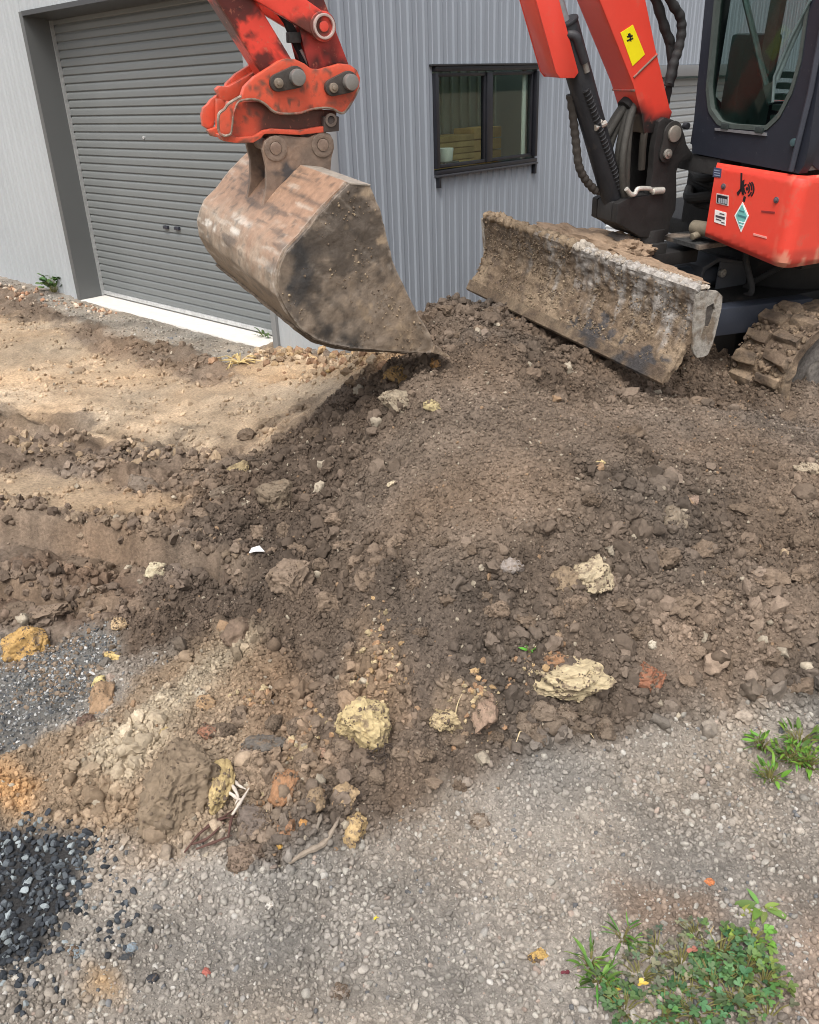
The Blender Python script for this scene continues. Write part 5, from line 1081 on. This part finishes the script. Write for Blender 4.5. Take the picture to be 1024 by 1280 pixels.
hand = [(480, 735, 34, 28), (462, 760, 30, 26), (500, 700, 28, 22), (445, 720, 26, 24), (520, 745, 22, 18), (430, 690, 26, 18), (550, 690, 20, 16), (660, 770, 40, 18), (620, 770, 30, 22), (695, 765, 30, 20), (720, 760, 26, 18), (610, 745, 26, 20), (780, 750, 30, 22), (800, 790, 26, 18), (850, 770, 46, 22), (880, 690, 36, 24), (910, 720, 40, 20), (940, 690, 30, 20), (830, 700, 40, 24), (960, 740, 46, 24), (900, 750, 40, 22), (1000, 680, 28, 24), (1005, 740, 32, 24), (930, 640, 36, 18), (970, 640, 30, 20), (790, 550, 32, 22), (740, 640, 22, 16), (690, 620, 20, 14), (910, 835, 40, 30), (960, 840, 36, 26), (870, 830, 20, 18), (940, 870, 36, 22), (1000, 860, 40, 26), (860, 860, 20, 16), (980, 810, 34, 20), (325, 680, 34, 24), (355, 668, 22, 20), (340, 690, 18, 16), (375, 690, 34, 24), (420, 660, 26, 18), (410, 770, 34, 28), (440, 790, 24, 20), (400, 720, 24, 20), (525, 800, 20, 14), (560, 760, 20, 16), (590, 700, 18, 14), (310, 545, 26, 18), (350, 555, 22, 16), (395, 560, 26, 16), (430, 520, 22, 14), (280, 570, 26, 14), (240, 590, 30, 14), (200, 690, 30, 14), (110, 580, 34, 14), (70, 570, 30, 14), (150, 555, 26, 12), (260, 680, 26, 14), (90, 700, 40, 16), (60, 770, 46, 14), (20, 760, 40, 14), (110, 760, 36, 12), (640, 455, 26, 14), (680, 470, 26, 12), (600, 420, 24, 14), (560, 400, 26, 16), (530, 410, 22, 14), (620, 395, 28, 14), (570, 430, 26, 14), (735, 480, 24, 10), (870, 510, 26, 12), (985, 520, 24, 14), (920, 520, 24, 12)]
for px, py, w, h in hand:
    pc = np.array((.16, .12, .088)) if py > 600 or px > 300 else np.array((.20, .15, .108))
    rock('loose_clod', px, py, w, h, pc*rr_.uniform(.85, 1.35), where_label(px, py, ('wide' if w > 1.7*h else 'large' if w > 32 else 'small')+' loose earth clod'), mat='clod', cat='clod', group='loose clods on the disturbed soil', ang=.92, rough=.5, sink=.45, sub=4)
# big clay boulder with its yellow rim
bo_ = rock('clay_boulder', 224, 1002, 118, 120, (.20, .154, .108), 'big tan clay boulder with a scooped face at the lower left foot of the mound', ang=.8, rough=.20, sink=.18, rot=0, freq=1.5, sub=6, mat='clod')
for v in bo_.data.vertices:
    d_ = v.co.normalized().dot(Vector((.05, -.80, .60))); k_ = max(0, (d_-.55)/.45); rim = max(0, 1-abs(d_-.50)/.16); v.co *= 1-.28*k_*(1.4-.4*k_)+.05*rim+.035*mnoise.noise(v.co*7)+.028*mnoise.noise(v.co*15)+.02*mnoise.noise(v.co*31)
rock('clay_crust', 276, 994, 34, 80, (.42, .32, .16), 'yellow clay crust along the right side of the big clay boulder', rot=-12, sub=5, sink=-.1)
cp_, cc_ = [], []
for o in list(COL.objects):
    if o.type == 'MESH' and o.get('category') in ('rock', 'clod') and o.scale[0] > .022:
        co_ = np.array([v.co[:] for v in o.data.vertices]); nz_ = np.array([v.normal[:] for v in o.data.vertices])
        mm_ = np.array(Matrix.LocRotScale(o.location, o.rotation_euler, o.scale)); w_ = co_@mm_[:3, :3].T+mm_[:3, 3]
        k_ = np.where((rng.uniform(0, 1, len(w_)) < .5) & (fbm(w_*38, 2, 55) > -.05))[0]
        k_ = rng.permutation(k_)[:int(min(420, 25+9000*o.scale[0]**1.1))]
        cp_.append(w_[k_]); own = np.array(o.color[:3]); cc_.append(np.where(rng.uniform(0, 1, (len(k_), 1)) < .6, (.135, .102, .076), own*.85)*rng.uniform(.75, 1.3, (len(k_), 1)))
cp_ = np.concatenate(cp_); cc_ = np.concatenate(cc_); s_ = .0016*(4.2**(rng.uniform(0, 1, len(cp_))**2))
scatter('stone_dirt_crumbs', cp_, s_[:, None]*rng.uniform(.6, 1.2, (len(cp_), 3)), cc_, CR)
# earth carried on the blade
hp_ = MB()
dm_ = empty('dirt_heap', tow((-.30, -.1, .33)), 'heap of brown dirt lying on the excavator behind the dozer blade top', 'dirt', R3=MM.T)
for k, (x, y, z, a, b_, c_) in enumerate(((-.26, -.15, .36, .13, .42, .07), (-.36, .02, .35, .14, .20, .09), (-.22, .40, .37, .08, .34, .035), (-.44, -.25, .33, .16, .25, .06))):
    me = lump_mesh('dirt', 900+k, 5, .3, .5, 2.2, M['clod']); o = bpy.data.objects.new('dirt', me); COL.objects.link(o); o.parent = dm_; o.location = (x+.30, y+.1, z-.33); o.scale = (a, b_, c_); o.color = (.27, .195, .135, 1)
tb = MB()
n_ = 420; yb_ = rng.uniform(-.84, .86, n_); xb_ = rng.uniform(-.15, -.09, n_); s_ = rng.uniform(.004, .016, n_)*(1+.8*(yb_ < .1))
Pw = np.array([tow((a, b, .398)) for a, b in zip(xb_, yb_)])
scatter('blade_crumbs', Pw, s_[:, None]*np.ones(3), np.where((yb_ > .0)[:, None], (.36, .32, .27), (.25, .19, .13))*rng.uniform(.7, 1.2, n_)[:, None], CR)
def mud_bits(name, pts, s0, s1, cols):
    n = len(pts); s_ = s0*(s1/s0)**(rng.uniform(0, 1, n)**2.2)
    scatter(name, np.array([tow(p) for p in pts]), s_[:, None]*rng.uniform(.6, 1.2, (n, 3)), np.array(cols)[rng.integers(0, len(cols), n)]*rng.uniform(.75, 1.2, (n, 1)), CR)
def on_profile(P, n, lo, hi):
    P = np.array(P); L = np.r_[0, np.cumsum(np.linalg.norm(np.diff(P, axis=0), axis=1))]; t = rng.uniform(lo, hi, n)*L[-1]
    return np.c_[np.interp(t, L, P[:, 0]), np.interp(t, L, P[:, 1])]
n_ = 7000; q_ = on_profile(prof[:7], n_, 0, 1); k_ = np.column_stack([q_[:, 0]+.002, rng.uniform(-.84, .84, n_), q_[:, 1]]); k_ = k_[fbm(k_*[9, 9, 9], 3, 66) > -.35]
mud_bits('blade_mud_bits', k_, .0013, .0075, [(.25, .19, .13), (.2, .15, .105), (.30, .24, .17), (.15, .115, .085)])
n_ = 1300; sx_ = rng.uniform(1.02, 1.6, n_); sz_ = rng.uniform(.18, .86, n_); sp_ = np.array(side); ins_ = poly_sd(sx_, sz_, sp_) > .008; k_ = np.column_stack([sx_, np.full(n_, YN+.001), sz_])[ins_]; k_ = k_[fbm(k_*7, 3, 68) > .05+.7*(k_[:, 0]-1.18)]
mud_bits('bucket_mud_bits', k_, .0015, .0065, [(.25, .19, .13), (.2, .15, .105), (.32, .25, .17), (.15, .115, .085)])
n_ = 900; q_ = on_profile(belt_path()[:26], n_, 0, 1); c_ = np.array([-1.05, -.165]); d_ = q_-c_; q_ = c_+d_*1.05; k_ = np.column_stack([q_[:, 0], rng.uniform(.5, .82, n_), q_[:, 1]])
mud_bits('track_mud_bits', k_, .004, .022, [(.27, .2, .14), (.2, .15, .105), (.16, .12, .09)])
# white box by the wall
q = on_plane(769, 293, K0+D*.10, D); zb_ = zf1(q[0], q[1])
wb = empty('white_box', (q[0], q[1], q[2]-.015), 'small white box on a short post by the shed wall beyond the blade', 'box', R3=np.stack([D, Wd, [0, 0, 1]], 1))
MB().box(-.05, .05, -.09, .09, .0, .12).build('case', M['matte'], wb, col=(.75, .77, .78), bevel=.006); MB().box(-.056, .056, -.096, .096, .085, .10).build('lid_rim', M['matte'], wb, col=(.6, .62, .63), bevel=.003)
MB().box(-.03, .03, -.03, .03, -(q[2]-.015-zb_)-.05, -.002).build('post', M['matte'], wb, col=(.2, .2, .2))
# litter
p = g2(323, 708); lt = MB().add([(-.03, 0, 0), (0, -.012, .012), (.032, .0, .004), (.012, .012, .022), (-.02, .014, .012), (-.028, 0, .002), (.0, -.011, .014), (.03, .001, .006), (.012, .013, .024), (-.019, .015, .014)], [(0, 1, 3, 4), (1, 2, 3), (5, 9, 8, 6), (6, 8, 7), (0, 5, 6, 1), (1, 6, 7, 2), (2, 7, 8, 3), (3, 8, 9, 4), (4, 9, 5, 0)]).build('paper_scrap', M['matte'], col=(.8, .8, .8)); lt.location = (p[0], p[1], zf1(p[0], p[1])+.012); tag(lt, 'small crumpled white paper scrap on the soil left of the mound', 'litter')
# roots and sticks
def root(name, pts, r, col, label, cat='root', lift=.012, group=None):
    P = []
    for k, (px, py) in enumerate(pts):
        g = g2(px, py); P.append((g[0], g[1], max(zf1(g[0], g[1]), g[2])+lift+.004*math.sin(k*2.1)))
    pp = spline(P, 6); n = len(pp); o = MB().tube(pp, [r*(1-.6*abs(2*i/(n-1)-.8))*(1+.15*math.sin(i*1.7)) for i in range(n)], 7).build(name, M['dry']); o.color = (*col, 1)
    return tag(o, label, cat, group)
root('bent_root', [(362, 1084), (385, 1076), (405, 1064), (420, 1050), (426, 1036)], .009, (.26, .215, .17), 'thick bent grey root lying on the gravel at the foot of the mound')
root('curled_root', [(398, 1056), (404, 1048), (404, 1038)], .006, (.2, .17, .14), 'short curled root beside the thick bent grey root')
def tangle(name, px, py, label, strands, r, col, lift):
    g = g2(px, py); e = empty(name, (g[0], g[1], zf1(g[0], g[1])), label, 'roots'); bpy.context.view_layer.update()
    for pts in strands:
        o = root('strand', pts, r, col, None, None, lift); o.parent = e; o.matrix_parent_inverse = e.matrix_world.inverted()
tangle('pale_roots', 298, 1008, 'pale stringy roots beside the big clay boulder', ([(284, 990), (293, 998), (300, 1010), (296, 1018)], [(288, 984), (300, 994), (310, 1001)], [(282, 1000), (292, 1008), (304, 1012), (313, 1002)], [(292, 1030), (304, 1016), (314, 1000)]), .005, (.52, .46, .40), .03)
tangle('dark_roots', 265, 1060, 'thin dark red roots straggling from under the big clay boulder', ([(233, 1078), (255, 1058), (280, 1038), (300, 1030)], [(248, 1074), (275, 1068), (292, 1058)], [(262, 1050), (280, 1034), (292, 1020)], [(288, 1062), (292, 1040), (296, 1024)], [(240, 1070), (262, 1064), (284, 1046)]), .0042, (.10, .055, .045), .02)
tf = []
for k in range(22):
    a = random.uniform(0, 6.28); cx, cy = 470+random.uniform(-14, 14), 958+random.uniform(-10, 10); tf.append([(cx, cy), (cx+10*math.cos(a), cy+7*math.sin(a)), (cx+18*math.cos(a+.6), cy+11*math.sin(a+.5))])
tangle('root_tuft', 470, 958, 'tuft of fine dark roots below the yellow clay lump', tf, .0022, (.055, .042, .034), .015)
for pts, lb in (([(566, 922), (572, 908), (578, 896)], 'dry straw stalk standing by the pale yellow chunk'), ([(728, 912), (736, 922), (742, 930)], 'dry straw stalk across the clods under the slab'), ([(645, 945), (650, 930), (655, 924)], 'dry straw stalk left of the nest of dark clods')):
    root('straw_stalk', pts, .002, (.5, .4, .24), lb, 'straw', lift=.02)
tuft = empty('straw_tuft', tuple(g2(300, 455)), 'dry yellow straw tuft on the dirt in front of the roller door', 'straw')
tz = g2(300, 455)
for k in range(26):
    a = random.uniform(0, 6.28); l = random.uniform(.08, .2); o = MB().tube([(0, 0, .01), (l*.5*math.cos(a), l*.5*math.sin(a), random.uniform(.02, .06)), (l*math.cos(a+.2), l*math.sin(a+.2), random.uniform(0, .04))], [.005, .004, .002], 5).build('straw_blade', M['dry'], tuft); o.color = (*(np.array((.55, .42, .2))*random.uniform(.8, 1.2)), 1)
# ================================================================== plants
LAND[:] = [('yellow fallen leaves', 785, 1241), ('bright green clover', 938, 1178), ('thin grass tuft', 882, 1185), ('grass sprig', 778, 1178), ('small rosette', 953, 1134), ('dark red fallen leaf', 712, 1222)]
def leaf_mesh(name, lobes=5, L=1.0, wide=.9, depth=.35, fold=.12):
    vs = [(0, 0, 0)]; n = lobes*6
    for i in range(n+1):
        a = -2.5+5.0*i/n; k = abs(math.sin(lobes*.5*(a+2.5)*math.pi/5.0*1.0)); r = (1-depth+depth*k)*(.62+.38*math.cos(a*.5))
        vs.append((wide*r*math.sin(a)*.6, .35+r*math.cos(a)*.6, fold*abs(math.sin(a))*r-.10*r*r))
    fs = [(0, i, i+1) for i in range(1, n+1)]
    me = bpy.data.meshes.new(name); me.from_pydata([(x*L, y*L, z*L) for x, y, z in vs], [], fs); me.materials.append(M['leaf'])
    me.polygons.foreach_set('use_smooth', [True]*len(me.polygons)); me.update(); return me
def blade_mesh(name, w=.12, seg=5):
    vs = []; 
    for i in range(seg+1):
        t = i/seg; ww = w*math.sin(math.pi*min(1, .15+.85*t))*.9+.004; vs += [(-ww, t, .25*t-.35*t*t), (0, t, .25*t-.35*t*t-.03), (ww, t, .25*t-.35*t*t)]
    fs = []
    for i in range(seg): fs += [(3*i, 3*i+1, 3*i+4, 3*i+3), (3*i+1, 3*i+2, 3*i+5, 3*i+4)]
    me = bpy.data.meshes.new(name); me.from_pydata(vs, [], fs); me.materials.append(M['leaf']); me.polygons.foreach_set('use_smooth', [True]*len(me.polygons)); me.update(); return me
LF = [leaf_mesh('leaf', 5, depth=.68, fold=.22), leaf_mesh('leaf', 7, depth=.6, fold=.16), leaf_mesh('leaf', 5, depth=.72, wide=.75, fold=.28)]; BL = [blade_mesh('leaf', .12), blade_mesh('leaf', .05), blade_mesh('leaf', .2)]
def plant(name, px, py, spread, n, leafset, size, col, label, cat='weed', group=None, hgt=.03, up=.35):
    g = g2(px, py); z = zf1(g[0], g[1]); root_ = empty(name, (g[0], g[1], z), label, cat, group)
    stem = MB()
    for k in range(n):
        a = random.uniform(0, 6.283); r = spread*math.sqrt(random.uniform(.02, 1)); h = hgt*random.uniform(.4, 1.3)*(1.15-.5*r/spread)
        o = bpy.data.objects.new('leaf', random.choice(leafset)); COL.objects.link(o); o.parent = root_
        b = (r*math.cos(a), r*math.sin(a), h); o.location = b; s = size*random.uniform(.6, 1.25); o.scale = (s, s, s)
        o.rotation_euler = (random.uniform(-.15, up), random.uniform(-.35, .35), a-math.pi/2+random.uniform(-.6, .6))
        o.color = (*(np.array(col)*random.uniform(.5, 1.6)*np.array((random.uniform(.8, 1.4), random.uniform(.9, 1.05), random.uniform(.8, 1.3)))), 1)
        stem.tube([(b[0]*.2, b[1]*.2, -.005), (b[0]*.65, b[1]*.65, h*.8), b], [.0016, .0013, .001], 4)
    so = stem.build('stem', M['leaf'], root_); so.color = (.16, .15, .05, 1)
    return root_
G1, G2, G3 = (.062, .14, .048), (.085, .165, .035), (.105, .13, .075)
for k, (px, py, sp_, n, c, sz) in enumerate([(900, 1195, .06, 26, G1, .034), (930, 1215, .06, 24, G1, .036), (955, 1230, .05, 18, G2, .03), (890, 1235, .065, 26, G1, .036), (920, 1255, .07, 26, G1, .036), (865, 1265, .07, 24, G1, .034), (845, 1245, .05, 14, G3, .03), (830, 1275, .06, 20, G1, .032), (780, 1265, .05, 18, G1, .03), (760, 1245, .035, 12, G1, .026), (960, 1270, .06, 14, G3, .03), (800, 1225, .05, 16, G3, .028), (820, 1195, .05, 14, G3, .026), (850, 1210, .05, 12, G3, .026), (870, 1170, .04, 10, G3, .026)]):
    plant('mallow_weed', px, py, sp_, int(n*1.6), LF, sz*.68, c, where_label(px, py, 'low lobed weed'), group='lobed weeds in the lower right patch')
for px, py, lb in ((738, 1208, 'feathery green grass sprig at the left end of the weed patch'), (778, 1178, 'upright green grass sprig at the top left of the weed patch'), (748, 1232, 'low green grass sprig just under the leftmost one of the weed patch')):
    plant('grass_sprig', px, py, .028, 22, [BL[1], BL[0]], .04, (.07, .16, .025), lb, hgt=.02, up=1.0)
plant('clover_weed', 938, 1178, .04, 22, LF[:2], .024, (.12, .23, .035), 'bright green small leaved weed at the top of the weed patch', hgt=.03)
plant('rosette_weed', 953, 1134, .012, 9, [BL[2]], .05, (.12, .20, .04), 'small pale green rosette alone above the weed patch', hgt=.006, up=.5)
plant('grass_tuft', 882, 1185, .01, 16, [BL[1]], .055, (.22, .24, .10), 'thin yellowish grass tuft in the middle of the weed patch', hgt=.004, up=.9)
for k, (px, py, n, lb) in enumerate(((952, 935, 30, 'bright green sprig at the left tip of the weeds by the right edge'), (962, 975, 32, 'bright green sprig lowest of the weeds by the right edge'), (985, 950, 46, 'middle green tuft of the weeds by the right edge'), (1008, 958, 50, 'largest green tuft of the weeds at the right edge'), (1000, 930, 40, 'rear green tuft of the weeds touching the soil at the right edge'))):
    plant('chickweed', px, py, .05 if k > 1 else .035, n, [BL[0], BL[2], BL[1]], .032, (.075, .17, .022), lb, hgt=.035, up=1.0)
plant('seedling', 663, 817, .012, 9, [BL[2]], .022, (.08, .22, .03), 'tiny green seedling alone on the mound above the pale slab', hgt=.012, up=.8)
plant('wall_weed', 68, 366, .10, 46, LF+[BL[2]], .075, (.06, .13, .035), 'green weed growing against the shed wall left of the roller door', hgt=.14, up=1.0)
plant('door_weed', 332, 425, .05, 14, [BL[0], BL[2]], .07, (.10, .16, .05), 'small green weed at the right end of the door threshold', hgt=.05, up=1.0)
for (px, py, c, lb, s) in ((775, 1239, (.55, .40, .08), 'yellow fallen leaf on the weeds, the more upright one', .017), (795, 1243, (.55, .40, .08), 'yellow fallen leaf on the weeds lying flat', .022), (712, 1222, (.13, .03, .04), 'dark red fallen leaf at the left end of the weeds', .02), (869, 1197, (.34, .14, .10), 'brown pink fallen leaf in the middle of the weeds', .026), (474, 1147, (.6, .5, .05), 'tiny yellow green leaf alone on the gravel', .016)):
    g = g2(px, py); o = bpy.data.objects.new('fallen_leaf', LF[2]); COL.objects.link(o); o.location = (g[0], g[1], zf1(g[0], g[1])+.03 if s > .02 else zf1(g[0], g[1])+.008); o.scale = (s, s*1.2, s); o.rotation_euler = (.2, .2, random.uniform(0, 6)); o.color = (*c, 1); tag(o, lb, 'leaf')
